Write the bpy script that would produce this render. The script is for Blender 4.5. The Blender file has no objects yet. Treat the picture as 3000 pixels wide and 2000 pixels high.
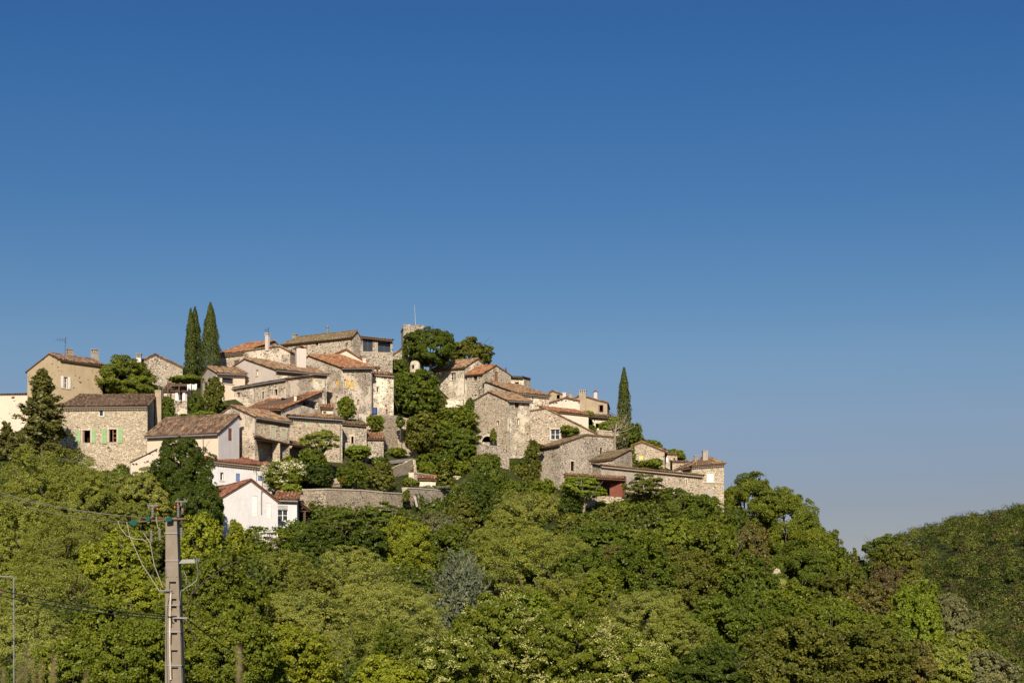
import bpy, math, random
import numpy as np
R = math.radians
# ------------------------------------------------------------------ camera, light
FPX, H0 = 5000.0, 1900.0            # focal length in photo pixels, row of the camera's eye level
sc = bpy.context.scene
C = sc.collection
cam_d = bpy.data.cameras.new('camera'); cam = bpy.data.objects.new('camera', cam_d); C.objects.link(cam)
cam.location = (0, 0, 0); cam.rotation_euler = (R(90), 0, 0)
cam_d.sensor_width = 36; cam_d.lens = 60; cam_d.shift_y = (H0 - 1000) / 3000
cam_d.clip_start = 0.2; cam_d.clip_end = 20000
cam_d.dof.use_dof = True; cam_d.dof.focus_distance = 150; cam_d.dof.aperture_fstop = 5.6
sc.camera = cam
SUN_EL, SUN_AZ = R(27), R(0)        # sun straight behind the camera
w = bpy.data.worlds.new('World'); sc.world = w; w.use_nodes = True
nt = w.node_tree; nt.nodes.clear()
sky = nt.nodes.new('ShaderNodeTexSky'); sky.sky_type = 'NISHITA'; sky.sun_disc = False
sky.sun_elevation = SUN_EL; sky.sun_rotation = math.pi - SUN_AZ
sky.altitude = 400; sky.air_density = 1.0; sky.dust_density = 0.6; sky.ozone_density = 2.5
bg = nt.nodes.new('ShaderNodeBackground'); bg.inputs[1].default_value = 0.0653
out = nt.nodes.new('ShaderNodeOutputWorld')
# deepen the clear blue with elevation, then raise it overhead for fill light
tc = nt.nodes.new('ShaderNodeTexCoord'); sx = nt.nodes.new('ShaderNodeSeparateXYZ')
nt.links.new(tc.outputs['Generated'], sx.inputs[0])
cr = nt.nodes.new('ShaderNodeValToRGB'); nt.links.new(sx.outputs['Z'], cr.inputs[0])
SKYR = [(0.0, (.60, .50, .50)), (.084, (.607, .505, .542)), (.098, (.612, .533, .58)), (.133, (.65, .614, .665)), (.167, (.602, .669, .729)), (.20, (.476, .633, .75)), (.254, (.344, .568, .766)), (.306, (.274, .538, .78)), (.353, (.234, .496, .777)), (.6, (.6, .75, .95)), (1.0, (1.0, 1.0, 1.0))]
el = cr.color_ramp.elements
el[0].position = 0; el[0].color = SKYR[0][1] + (1,); el[1].position = 1; el[1].color = SKYR[-1][1] + (1,)
for p, c in SKYR[1:-1]:
    e = el.new(p); e.color = c + (1,)
mx = nt.nodes.new('ShaderNodeMix'); mx.data_type = 'RGBA'; mx.blend_type = 'MULTIPLY'; mx.inputs[0].default_value = 1
nt.links.new(sky.outputs[0], mx.inputs[6]); nt.links.new(cr.outputs[0], mx.inputs[7])
nt.links.new(mx.outputs[2], bg.inputs[0]); nt.links.new(bg.outputs[0], out.inputs[0])
sl = bpy.data.lights.new('sun', 'SUN'); sl.energy = 4.4; sl.angle = R(0.5); sl.color = (1.0, 0.87, 0.70)
sun = bpy.data.objects.new('sun', sl); C.objects.link(sun)
sun.rotation_euler = (R(90) - SUN_EL, 0, SUN_AZ)      # lamp stands behind the camera
sc.view_settings.view_transform = 'Standard'; sc.view_settings.look = 'None'
sc.view_settings.exposure = 0.45; sc.view_settings.gamma = 1
sc.cycles.max_bounces = 6; sc.cycles.diffuse_bounces = 3; sc.cycles.transmission_bounces = 4

# ------------------------------------------------------------------ materials
def new_mat(name):
    m = bpy.data.materials.new(name); m.use_nodes = True
    n = m.node_tree.nodes; n.clear()
    o = n.new('ShaderNodeOutputMaterial')
    return m, m.node_tree, o
def N(nt, t, **k):
    n = nt.nodes.new(t)
    for a, b in k.items(): setattr(n, a, b)
    return n
def ramp(nt, src, stops, interp='LINEAR'):
    r = nt.nodes.new('ShaderNodeValToRGB'); r.color_ramp.interpolation = interp
    e = r.color_ramp.elements
    e[0].position = stops[0][0]; e[0].color = tuple(stops[0][1]) + (1,)
    e[1].position = stops[-1][0]; e[1].color = tuple(stops[-1][1]) + (1,)
    for p, c in stops[1:-1]:
        q = e.new(p); q.color = tuple(c) + (1,)
    nt.links.new(src, r.inputs[0]); return r.outputs[0]
def vramp(nt, src, a, b, v0=0., v1=1.):
    r = nt.nodes.new('ShaderNodeMapRange'); r.inputs[1].default_value = a; r.inputs[2].default_value = b
    r.inputs[3].default_value = v0; r.inputs[4].default_value = v1
    nt.links.new(src, r.inputs[0]); return r.outputs[0]
def mixc(nt, f, a, b, mode='MIX'):
    m = nt.nodes.new('ShaderNodeMix'); m.data_type = 'RGBA'; m.blend_type = mode
    for i, s in ((0, f), (6, a), (7, b)):
        if isinstance(s, (int, float)): m.inputs[i].default_value = s
        elif isinstance(s, tuple): m.inputs[i].default_value = s + (1,) if len(s) == 3 else s
        else: nt.links.new(s, m.inputs[i])
    return m.outputs[2]
def mth(nt, op, a, b=0.0):
    m = nt.nodes.new('ShaderNodeMath'); m.operation = op
    for i, s in ((0, a), (1, b)):
        if isinstance(s, (int, float)): m.inputs[i].default_value = s
        else: nt.links.new(s, m.inputs[i])
    return m.outputs[0]
def pos_noise(nt, scale, detail=4, rough=.6, z=1.0, src=None):
    g = nt.nodes.new('ShaderNodeNewGeometry'); mp = nt.nodes.new('ShaderNodeMapping')
    mp.inputs['Scale'].default_value = (1, 1, z)
    nt.links.new(g.outputs['Position'], mp.inputs[0])
    n = nt.nodes.new('ShaderNodeTexNoise'); n.inputs['Scale'].default_value = scale
    n.inputs['Detail'].default_value = detail; n.inputs['Roughness'].default_value = rough
    nt.links.new(mp.outputs[0], n.inputs[0]); return n.outputs[0]
def finish(nt, o, col, rough=.9, height=None, bump=.5, dist=.03, metal=0):
    b = nt.nodes.new('ShaderNodeBsdfPrincipled'); b.inputs['Roughness'].default_value = rough
    b.inputs['Metallic'].default_value = metal
    b.inputs['Specular IOR Level'].default_value = .2 if rough > .6 else .5
    if isinstance(col, tuple): b.inputs['Base Color'].default_value = col + (1,)
    else: nt.links.new(col, b.inputs['Base Color'])
    if height is not None:
        bp = nt.nodes.new('ShaderNodeBump'); bp.inputs['Strength'].default_value = bump; bp.inputs['Distance'].default_value = dist
        nt.links.new(height, bp.inputs['Height']); nt.links.new(bp.outputs[0], b.inputs['Normal'])
    nt.links.new(b.outputs[0], o.inputs[0])
def plain(name, col, rough=.7, var=.12, metal=0):
    m, nt, o = new_mat(name)
    n = pos_noise(nt, 3.5, 3)
    f = vramp(nt, n, .3, .7, 1 - var, 1 + var)
    cm = nt.nodes.new('ShaderNodeVectorMath'); cm.operation = 'SCALE'; cm.inputs[0].default_value = col
    nt.links.new(f, cm.inputs['Scale'])
    finish(nt, o, cm.outputs[0], rough, n, .1, metal=metal); return m
def stone(name, pale, mid, dark, mortar, size=.26, flat=1.9, darkamt=.12, mort_w=.07, stain=(.5, .47, .42), stain_amt=.5, cover=0.0, render_col=None, bump=.8):
    """rubble masonry: cells with their own colour, mortar joints, scattered dark basalt stones, weather stains"""
    m, nt, o = new_mat(name)
    g = nt.nodes.new('ShaderNodeNewGeometry')
    nz = nt.nodes.new('ShaderNodeTexNoise'); nz.inputs['Scale'].default_value = 1.6; nz.inputs['Detail'].default_value = 3
    nt.links.new(g.outputs['Position'], nz.inputs[0])
    va = nt.nodes.new('ShaderNodeVectorMath'); va.operation = 'MULTIPLY_ADD'
    va.inputs[1].default_value = (.35, .35, .25); nt.links.new(nz.outputs[1], va.inputs[0]); nt.links.new(g.outputs['Position'], va.inputs[2])
    mp = nt.nodes.new('ShaderNodeMapping'); mp.inputs['Scale'].default_value = (1, 1, flat); nt.links.new(va.outputs[0], mp.inputs[0])
    v1 = nt.nodes.new('ShaderNodeTexVoronoi'); v1.inputs['Scale'].default_value = 1.5 / size; v1.inputs['Randomness'].default_value = .9
    v2 = nt.nodes.new('ShaderNodeTexVoronoi'); v2.feature = 'DISTANCE_TO_EDGE'; v2.inputs['Scale'].default_value = 1.5 / size; v2.inputs['Randomness'].default_value = .9
    nt.links.new(mp.outputs[0], v1.inputs[0]); nt.links.new(mp.outputs[0], v2.inputs[0])
    sp = nt.nodes.new('ShaderNodeSeparateColor'); nt.links.new(v1.outputs['Color'], sp.inputs[0])
    stones = ramp(nt, sp.outputs[0], [(0, tuple(c * .8 for c in mid)), (.3, pale), (.6, tuple(c * .82 for c in pale)), (.8, mid), (1, tuple(min(.85, c * 1.25) for c in pale))])
    # dark stones, gathered in patches
    patch = pos_noise(nt, .45, 3, .6)
    pr = vramp(nt, patch, .35, .72, 0.0, darkamt * 3.4)
    isdark = mth(nt, 'MULTIPLY', mth(nt, 'LESS_THAN', sp.outputs[1], pr), mth(nt, 'LESS_THAN', v1.outputs['Distance'], mth(nt, 'ADD', .24, mth(nt, 'MULTIPLY', sp.outputs[2], .34))))
    stones = mixc(nt, isdark, stones, dark)
    edge = vramp(nt, v2.outputs['Distance'], mort_w * .35, mort_w, 0, 1)
    col = mixc(nt, edge, mortar, stones)
    hgt = edge
    if render_col is not None:      # lime render that still covers part of the stone
        cv = pos_noise(nt, .55, 5, .65)
        k = vramp(nt, cv, cover - .04, cover + .04, 1, 0)
        keepdark = mth(nt, 'MULTIPLY', isdark, edge)
        k2 = mth(nt, 'MULTIPLY', k, mth(nt, 'SUBTRACT', 1.0, mth(nt, 'MULTIPLY', keepdark, .85)))
        col = mixc(nt, k2, col, render_col)
        hgt = mth(nt, 'MAXIMUM', edge, k2)
    st = pos_noise(nt, .5, 6, .7, .45)
    sf = vramp(nt, st, .48, .75, 0, stain_amt)
    col = mixc(nt, sf, col, mixc(nt, 1.0, col, stain, 'MULTIPLY'))
    fine = pos_noise(nt, 11, 3, .7)
    col = mixc(nt, 1.0, col, ramp(nt, fine, [(.25, (.72, .72, .72)), (.75, (1.2, 1.2, 1.2))]), 'MULTIPLY')
    hh = mth(nt, 'ADD', hgt, mth(nt, 'MULTIPLY', fine, .8))
    finish(nt, o, col, .95, hh, bump, .05)
    return m
def plaster(name, col, stain=(.7, .68, .66), amt=.5, pits=0.0, pitcol=(.06, .05, .045), pitsize=.45, streak=.35):
    m, nt, o = new_mat(name)
    a = pos_noise(nt, .8, 6, .7); b = pos_noise(nt, 2.2, 6, .7, streak)
    c = mixc(nt, vramp(nt, a, .42, .75, 0, amt), col, mixc(nt, 1.0, col, stain, 'MULTIPLY'))
    c = mixc(nt, vramp(nt, b, .5, .8, 0, amt), c, mixc(nt, 1.0, c, stain, 'MULTIPLY'))
    h = pos_noise(nt, 9, 4, .7)
    c = mixc(nt, 1.0, c, ramp(nt, h, [(.2, (.86, .86, .86)), (.8, (1.1, 1.1, 1.1))]), 'MULTIPLY')
    if pits:
        g = nt.nodes.new('ShaderNodeNewGeometry'); mp = nt.nodes.new('ShaderNodeMapping'); mp.inputs['Scale'].default_value = (1, 1, 1.7)
        nz = nt.nodes.new('ShaderNodeTexNoise'); nz.inputs['Scale'].default_value = 3
        nt.links.new(g.outputs['Position'], nz.inputs[0])
        va = nt.nodes.new('ShaderNodeVectorMath'); va.operation = 'MULTIPLY_ADD'; va.inputs[1].default_value = (.3, .3, .2)
        nt.links.new(nz.outputs[1], va.inputs[0]); nt.links.new(g.outputs['Position'], va.inputs[2]); nt.links.new(va.outputs[0], mp.inputs[0])
        v = nt.nodes.new('ShaderNodeTexVoronoi'); v.inputs['Scale'].default_value = 1 / pitsize; nt.links.new(mp.outputs[0], v.inputs[0])
        sp = nt.nodes.new('ShaderNodeSeparateColor'); nt.links.new(v.outputs['Color'], sp.inputs[0])
        patch = vramp(nt, pos_noise(nt, .4, 3), .35, .65, 0, pits * 2.5)
        sel = mth(nt, 'LESS_THAN', sp.outputs[1], patch)
        near = mth(nt, 'LESS_THAN', v.outputs['Distance'], mth(nt, 'MULTIPLY', sp.outputs[2], .42))
        k = mth(nt, 'MULTIPLY', sel, near)
        c = mixc(nt, k, c, pitcol); h = mth(nt, 'SUBTRACT', h, k)
    finish(nt, o, c, .93, h, .35, .03)
    return m
def tile_mat(name, cols, lichen=(.33, .27, .19), lamt=.5):
    m, nt, o = new_mat(name)
    uv = nt.nodes.new('ShaderNodeUVMap'); uv.uv_map = 'UVMap'
    fl = nt.nodes.new('ShaderNodeVectorMath'); fl.operation = 'FLOOR'; nt.links.new(uv.outputs[0], fl.inputs[0])
    wn = nt.nodes.new('ShaderNodeTexWhiteNoise'); wn.noise_dimensions = '2D'; nt.links.new(fl.outputs[0], wn.inputs[0])
    stops = [(i / (len(cols) - 1), c) for i, c in enumerate(cols)]
    c = ramp(nt, wn.outputs[0], stops)
    a = pos_noise(nt, .9, 5, .7)
    c = mixc(nt, vramp(nt, a, .42, .7, 0, lamt), c, lichen)
    b = pos_noise(nt, 3.6, 5, .8)
    c = mixc(nt, 1.0, c, ramp(nt, b, [(.32, (.32, .30, .29)), (.5, (.95, .95, .95)), (.72, (1.6, 1.5, 1.35))]), 'MULTIPLY')
    su = nt.nodes.new('ShaderNodeSeparateXYZ'); nt.links.new(uv.outputs[0], su.inputs[0])      # channels painted darker to stand for shade between ribs, besides dirt and moss
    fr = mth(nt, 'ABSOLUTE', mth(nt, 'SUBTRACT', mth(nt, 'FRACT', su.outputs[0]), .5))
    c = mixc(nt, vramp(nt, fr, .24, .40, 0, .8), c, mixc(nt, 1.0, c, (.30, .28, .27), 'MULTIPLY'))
    finish(nt, o, c, .9, b, .3, .02)
    return m
def leaf_mat(name, trans=.24, gloss=.025):
    """leaves: colour is the tree's own (object colour), each leaf a little lighter, darker or yellower"""
    m, nt, o = new_mat(name)
    oi = nt.nodes.new('ShaderNodeObjectInfo'); at = nt.nodes.new('ShaderNodeAttribute'); at.attribute_name = 'leaf_tint'
    f = at.outputs['Fac']
    c = mixc(nt, 1.0, oi.outputs['Color'], ramp(nt, f, [(0, (.68, .74, .85)), (.45, (.97, 1, 1)), (.8, (1.18, 1.1, .88)), (1, (1.4, 1.25, .9))]), 'MULTIPLY')
    rn = vramp(nt, oi.outputs['Random'], 0, 1, .9, 1.12)
    cm = nt.nodes.new('ShaderNodeVectorMath'); cm.operation = 'SCALE'; nt.links.new(c, cm.inputs[0]); nt.links.new(rn, cm.inputs['Scale'])
    d = nt.nodes.new('ShaderNodeBsdfDiffuse'); t = nt.nodes.new('ShaderNodeBsdfTranslucent'); g = nt.nodes.new('ShaderNodeBsdfGlossy')
    g.inputs['Roughness'].default_value = .45; g.inputs['Color'].default_value = (.6, .6, .55, 1)
    nt.links.new(cm.outputs[0], d.inputs[0]); nt.links.new(mixc(nt, 1.0, cm.outputs[0], (1.3, 1.25, .5), 'MULTIPLY'), t.inputs[0])
    m1 = nt.nodes.new('ShaderNodeMixShader'); m1.inputs[0].default_value = trans
    m2 = nt.nodes.new('ShaderNodeMixShader'); m2.inputs[0].default_value = gloss
    nt.links.new(d.outputs[0], m1.inputs[1]); nt.links.new(t.outputs[0], m1.inputs[2])
    nt.links.new(m1.outputs[0], m2.inputs[1]); nt.links.new(g.outputs[0], m2.inputs[2]); nt.links.new(m2.outputs[0], o.inputs[0])
    return m
def bark_mat(name, a, b):
    m, nt, o = new_mat(name)
    n = pos_noise(nt, 5, 5, .7, .3)
    finish(nt, o, ramp(nt, n, [(.3, a), (.7, b)]), .9, n, .6, .03); return m

M = {}
M['lime'] = stone('limestone_courses', (0.687, 0.593, 0.437), (0.506, 0.413, 0.281), (0.100, 0.085, 0.070), (0.217, 0.173, 0.130), .34, 2.3, .02, .06, (0.720, 0.700, 0.680), .35)
M['rub'] = stone('pale_rubble', (0.738, 0.612, 0.458), (0.480, 0.390, 0.286), (0.055, 0.045, 0.040), (0.326, 0.269, 0.203), .27, 1.7, .10, .08)
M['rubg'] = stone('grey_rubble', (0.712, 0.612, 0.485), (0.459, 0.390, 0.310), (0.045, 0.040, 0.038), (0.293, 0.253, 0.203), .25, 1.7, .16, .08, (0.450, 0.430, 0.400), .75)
M['rubd'] = stone('dark_flecked_rubble', (0.738, 0.636, 0.485), (0.480, 0.401, 0.310), (0.040, 0.035, 0.032), (0.343, 0.285, 0.220), .33, 2.0, .26, .08)
M['mix'] = stone('worn_render_over_stone', (0.661, 0.561, 0.433), (0.459, 0.378, 0.298), (0.050, 0.042, 0.038), (0.359, 0.302, 0.245), .28, 1.8, .20, .08, (0.600, 0.570, 0.520), .7, .52, (0.661, 0.585, 0.485))
M['mixp'] = stone('pale_render_over_stone', (0.763, 0.674, 0.523), (0.526, 0.436, 0.332), (0.055, 0.045, 0.040), (0.448, 0.383, 0.302), .30, 1.9, .15, .08, (0.700, 0.660, 0.600), .5, .50, (0.763, 0.687, 0.548))
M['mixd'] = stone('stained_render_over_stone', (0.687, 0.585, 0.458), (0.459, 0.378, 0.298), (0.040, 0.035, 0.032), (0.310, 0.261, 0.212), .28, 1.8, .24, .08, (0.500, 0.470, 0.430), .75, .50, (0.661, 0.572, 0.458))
M['white'] = plaster('white_render', (.64, .63, .63), (.74, .74, .75), .5)
M['white2'] = plaster('white_render_old', (.60, .53, .47), (.72, .70, .68), .55)
M['cream'] = plaster('cream_render', (.66, .56, .44), (.85, .8, .74), .4)
M['creamp'] = plaster('cream_render_with_stones', (.66, .57, .46), (.8, .76, .7), .4, .35)
M['beigep'] = plaster('beige_render_with_stones', (.50, .40, .26), (.74, .68, .6), .6, .22, pitsize=.38)
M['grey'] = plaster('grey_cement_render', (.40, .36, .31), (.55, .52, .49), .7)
M['beige'] = plaster('beige_render', (.42, .34, .24), (.62, .57, .5), .7)
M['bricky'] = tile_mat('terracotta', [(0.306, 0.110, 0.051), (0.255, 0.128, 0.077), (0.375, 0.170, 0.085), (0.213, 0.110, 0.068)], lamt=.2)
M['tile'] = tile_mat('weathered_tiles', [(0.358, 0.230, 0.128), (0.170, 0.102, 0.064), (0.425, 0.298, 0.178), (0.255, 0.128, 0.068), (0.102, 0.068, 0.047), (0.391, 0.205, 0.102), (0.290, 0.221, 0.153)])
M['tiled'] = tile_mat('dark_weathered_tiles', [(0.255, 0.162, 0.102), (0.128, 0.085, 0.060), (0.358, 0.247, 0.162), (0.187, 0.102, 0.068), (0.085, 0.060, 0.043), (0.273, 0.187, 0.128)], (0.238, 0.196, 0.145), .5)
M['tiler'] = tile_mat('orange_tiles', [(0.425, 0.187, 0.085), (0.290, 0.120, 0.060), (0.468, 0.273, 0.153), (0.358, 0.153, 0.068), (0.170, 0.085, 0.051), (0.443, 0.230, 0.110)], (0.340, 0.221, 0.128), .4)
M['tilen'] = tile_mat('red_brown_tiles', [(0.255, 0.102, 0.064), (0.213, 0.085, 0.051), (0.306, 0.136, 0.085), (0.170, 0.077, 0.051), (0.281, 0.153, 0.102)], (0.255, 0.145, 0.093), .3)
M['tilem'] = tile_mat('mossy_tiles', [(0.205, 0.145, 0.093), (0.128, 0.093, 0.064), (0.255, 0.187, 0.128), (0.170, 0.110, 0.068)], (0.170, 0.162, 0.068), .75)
M['wood'] = plain('weathered_wood', (.14, .09, .06)); M['redwood'] = plain('red_stained_wood', (.19, .052, .022), .6, .25)
M['mort'] = plain('cornice_mortar', (.60, .50, .37), .9); M['terra'] = plain('terracotta_edge', (.24, .12, .075), .9, .3)
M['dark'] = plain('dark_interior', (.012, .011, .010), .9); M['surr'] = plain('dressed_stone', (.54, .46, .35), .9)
M['zinc'] = plain('grey_zinc', (.25, .25, .24), .5, .2, .3); M['wframe'] = plain('white_paint', (.75, .72, .68), .5)
M['wshut'] = plain('white_shutter_paint', (.78, .74, .70), .6); M['bwood'] = plain('brown_window_wood', (.22, .11, .05), .6)
M['gshut'] = plain('green_shutter_paint', (.24, .38, .17), .6); M['pgshut'] = plain('faded_green_shutter_paint', (.42, .46, .33), .7)
M['yshut'] = plain('yellow_shutter_paint', (.72, .46, .07), .6); M['ypanel'] = plain('pale_yellow_paint', (.68, .58, .18), .7)
M['bshut'] = plain('blue_shutter_paint', (.12, .18, .36), .6); M['brshut'] = plain('brown_shutter_paint', (.20, .075, .045), .6)
M['rshut'] = plain('red_shutter_paint', (.28, .03, .03), .6); M['bluedoor'] = plain('blue_door_paint', (.02, .06, .22), .5)
M['concrete'] = plaster('pole_concrete', (.25, .21, .165), (.6, .58, .55), .6); M['iron'] = plain('black_iron', (.03, .027, .025), .6)
M['metal'] = plain('pale_metal', (.24, .235, .22), .5, .1, .3); M['rubber'] = plain('black_cable', (.015, .015, .017), .6)
M['greeng'] = plain('green_glass_insulator', (.01, .10, .08), .2); M['orange'] = plain('orange_cap', (.7, .12, .03), .5)
M['wire'] = plain('bare_wire', (.42, .38, .30), .5, .1, .3); M['asph'] = plain('pale_road', (.30, .27, .24), .95, .2)
M['blue'] = plain('blue_tarpaulin', (.03, .08, .30), .6); M['cloth'] = plain('white_laundry', (.8, .78, .76), .8)
M['rock'] = stone('bare_rock', (.50, .42, .35), (.36, .29, .24), (.2, .16, .13), (.30, .25, .21), .9, 1.3, .05, .05)
M['coping'] = plain('pale_coping', (.55, .47, .37), .9, .25)
gm, gnt, go = new_mat('window_glass')
gb = gnt.nodes.new('ShaderNodeBsdfPrincipled'); gb.inputs['Base Color'].default_value = (.035, .045, .06, 1); gb.inputs['Roughness'].default_value = .08; gb.inputs['Specular IOR Level'].default_value = .25
gnt.links.new(gb.outputs[0], go.inputs[0]); M['glass'] = gm
M['leaf'] = leaf_mat('leaves'); M['needle'] = leaf_mat('needles', .1, .03)
M['bark'] = bark_mat('grey_bark', (.05, .04, .03), (.15, .12, .09)); M['palebark'] = bark_mat('pale_bark', (.16, .13, .095), (.36, .30, .23))
m_, nt_, o_ = new_mat('petals')
d_ = nt_.nodes.new('ShaderNodeBsdfDiffuse'); oi_ = nt_.nodes.new('ShaderNodeObjectInfo'); nt_.links.new(oi_.outputs['Color'], d_.inputs[0]); nt_.links.new(d_.outputs[0], o_.inputs[0]); M['petal'] = m_
m_, nt_, o_ = new_mat('hillside_soil')
a_ = pos_noise(nt_, .25, 6, .7); b_ = pos_noise(nt_, 2.5, 6, .75)
c_ = ramp(nt_, a_, [(.3, (.03, .04, .01)), (.55, (.06, .07, .02)), (.8, (.14, .12, .06))])
c_ = mixc(nt_, 1.0, c_, ramp(nt_, b_, [(.3, (.5, .5, .5)), (.7, (1.4, 1.4, 1.3))]), 'MULTIPLY')
finish(nt_, o_, c_, .95, b_, 1., .3); M['soil'] = m_

# ------------------------------------------------------------------ geometry helpers
V = lambda *a: np.array(a, float)
def P(px, py, Y): return V((px - 1500) / FPX * Y, Y, (H0 - py) / FPX * Y)
def zrow(row, y): return (H0 - row) / FPX * y
class MB:
    def __init__(s): s.v = []; s.f = []; s.m = []; s.uv = []; s.has_uv = False
    def poly(s, pts, m=0, uv=None):
        i = len(s.v); s.v.extend([tuple(p) for p in pts]); s.f.append(tuple(range(i, i + len(pts)))); s.m.append(m)
        if uv: s.has_uv = True
        s.uv.extend(uv if uv else [(0, 0)] * len(pts))
    def hexa(s, b, t, m=0):            # b, t : four bottom and four top points, same order
        i = len(s.v); s.v.extend([tuple(p) for p in b] + [tuple(p) for p in t])
        for q in ((0, 3, 2, 1), (4, 5, 6, 7), (0, 1, 5, 4), (1, 2, 6, 5), (2, 3, 7, 6), (3, 0, 4, 7)):
            s.f.append(tuple(i + k for k in q)); s.m.append(m); s.uv.extend([(0, 0)] * 4)
    def box(s, o, d, n, a0, a1, z0, z1, n0, n1, m=0):   # box in a wall's frame: along d, up, outward n
        o = np.array(o); f = lambda a, z, q: V(o[0] + d[0] * a + n[0] * q, o[1] + d[1] * a + n[1] * q, z)
        s.hexa([f(a0, z0, n0), f(a1, z0, n0), f(a1, z0, n1), f(a0, z0, n1)], [f(a0, z1, n0), f(a1, z1, n0), f(a1, z1, n1), f(a0, z1, n1)], m)
    def tube(s, pts, r, m=0, seg=6, r1=None, cap=True):
        pts = [np.array(p, float) for p in pts]; n = len(pts); i0 = len(s.v)
        for k, p in enumerate(pts):
            t = pts[min(k + 1, n - 1)] - pts[max(k - 1, 0)]; t /= (np.linalg.norm(t) + 1e-9)
            a = np.cross(t, V(0, 0, 1) if abs(t[2]) < .9 else V(1, 0, 0)); a /= np.linalg.norm(a); b = np.cross(t, a)
            rr = r if r1 is None else r + (r1 - r) * k / (n - 1)
            for j in range(seg):
                q = 2 * math.pi * j / seg; s.v.append(tuple(p + rr * (a * math.cos(q) + b * math.sin(q))))
        for k in range(n - 1):
            for j in range(seg):
                a = i0 + k * seg + j; b = i0 + k * seg + (j + 1) % seg
                s.f.append((a, b, b + seg, a + seg)); s.m.append(m); s.uv.extend([(0, 0)] * 4)
        if cap:
            s.f.append(tuple(i0 + j for j in range(seg))[::-1]); s.m.append(m); s.uv.extend([(0, 0)] * seg)
            s.f.append(tuple(i0 + (n - 1) * seg + j for j in range(seg))); s.m.append(m); s.uv.extend([(0, 0)] * seg)
    def build(s, name, mats, parent=None, smooth=False):
        if not s.f: return None
        me = bpy.data.meshes.new(name)
        off = np.array(parent_world(parent)) if parent else np.zeros(3)
        me.from_pydata([tuple(np.array(p) - off) for p in s.v], [], s.f)
        for mm in (mats if isinstance(mats, (list, tuple)) else [mats]): me.materials.append(M[mm] if isinstance(mm, str) else mm)
        me.polygons.foreach_set('material_index', s.m)
        if s.has_uv:
            ul = me.uv_layers.new(name='UVMap'); ul.data.foreach_set('uv', np.array(s.uv, float).ravel())
        if smooth: me.polygons.foreach_set('use_smooth', [True] * len(s.f))
        o = bpy.data.objects.new(name, me); C.objects.link(o)
        if parent: o.parent = parent
        return o
def parent_world(o):
    p = np.zeros(3)
    while o is not None: p += np.array(o.location); o = o.parent
    return p
def tag(o, label, cat, group=None, kind=None):
    if label: o['label'] = label
    if cat: o['category'] = cat
    if group: o['group'] = group
    if kind: o['kind'] = kind
    return o
def thing(name, label, cat, loc, group=None):
    o = bpy.data.objects.new(name, None); o.empty_display_size = .3; C.objects.link(o); o.location = tuple(loc)
    return tag(o, label, cat, group)
CTRL = []          # ground heights gathered from what stands on it
FOOT = []          # footprints kept free of undergrowth

def tiles(mb, e0, e1, r0, r1, rng, m=0, mslab=1, pitch=.27, course=.45, sag=.05, slab=.10):
    """canal tile roof slope from eave e0-e1 up to ridge r0-r1"""
    e0, e1, r0, r1 = map(lambda p: np.array(p, float), (e0, e1, r0, r1))
    n = np.cross(e1 - e0, (r0 + r1) / 2 - (e0 + e1) / 2); n /= np.linalg.norm(n)
    if n[2] < 0: n = -n
    W = np.linalg.norm(e1 - e0); L = np.linalg.norm((r0 + r1 - e0 - e1) / 2)
    nu = max(3, int(W / pitch)); nv = max(2, int(L / course)); SP = 4
    S = np.linspace(0, 1, nu * SP + 1); hp = np.array([-.065, .02, .07, .02])
    ph = [rng.uniform(0, 6) for _ in range(4)]
    rows = []; T = []
    for j in range(nv):
        T += [(j / nv, .035, j), ((j + .999) / nv, 0.0, j)]
    base = len(mb.v); jit = np.array([[rng.uniform(-.014, .014) for _ in range(nu + 1)] for _ in range(nv)])
    jt = np.array([[rng.uniform(-.05, .05) for _ in range(nu + 1)] for _ in range(nv)])
    vs = []
    for t, lip, j in T:
        for i, s_ in enumerate(S):
            rib = min(i // SP, nu)
            tt = t + (jt[j][rib] / L if (lip and j) else 0)
            p = (e0 * (1 - s_) + e1 * s_) * (1 - tt) + (r0 * (1 - s_) + r1 * s_) * tt
            h = hp[i % SP] + lip + jit[j][rib] + .06 - sag * math.sin(math.pi * s_) * (.4 + .6 * math.sin(math.pi * t)) + .018 * math.sin(s_ * W * .9 + ph[0]) + .015 * math.sin(t * L * 1.3 + ph[1] + s_ * 3)
            vs.append(tuple(p + n * h))
    mb.v.extend(vs); nS = len(S); mb.has_uv = True
    ou, ov = rng.randint(0, 500), rng.randint(0, 500)
    for k in range(len(T) - 1):
        j = T[k][2]
        for i in range(nS - 1):
            a = base + k * nS + i
            mb.f.append((a, a + 1, a + 1 + nS, a + nS)); mb.m.append(m)
            u = ou + i / SP + .001; v = ov + j + .5; u2 = u + .998 / SP
            mb.uv.extend([(u, v - .3), (u2, v - .3), (u2, v + .3), (u, v + .3)])
    mb.hexa([e0 - n * slab, e1 - n * slab, r1 - n * slab, r0 - n * slab], [e0 + n * .012, e1 + n * .012, r1 + n * .012, r0 + n * .012], mslab)
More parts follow.
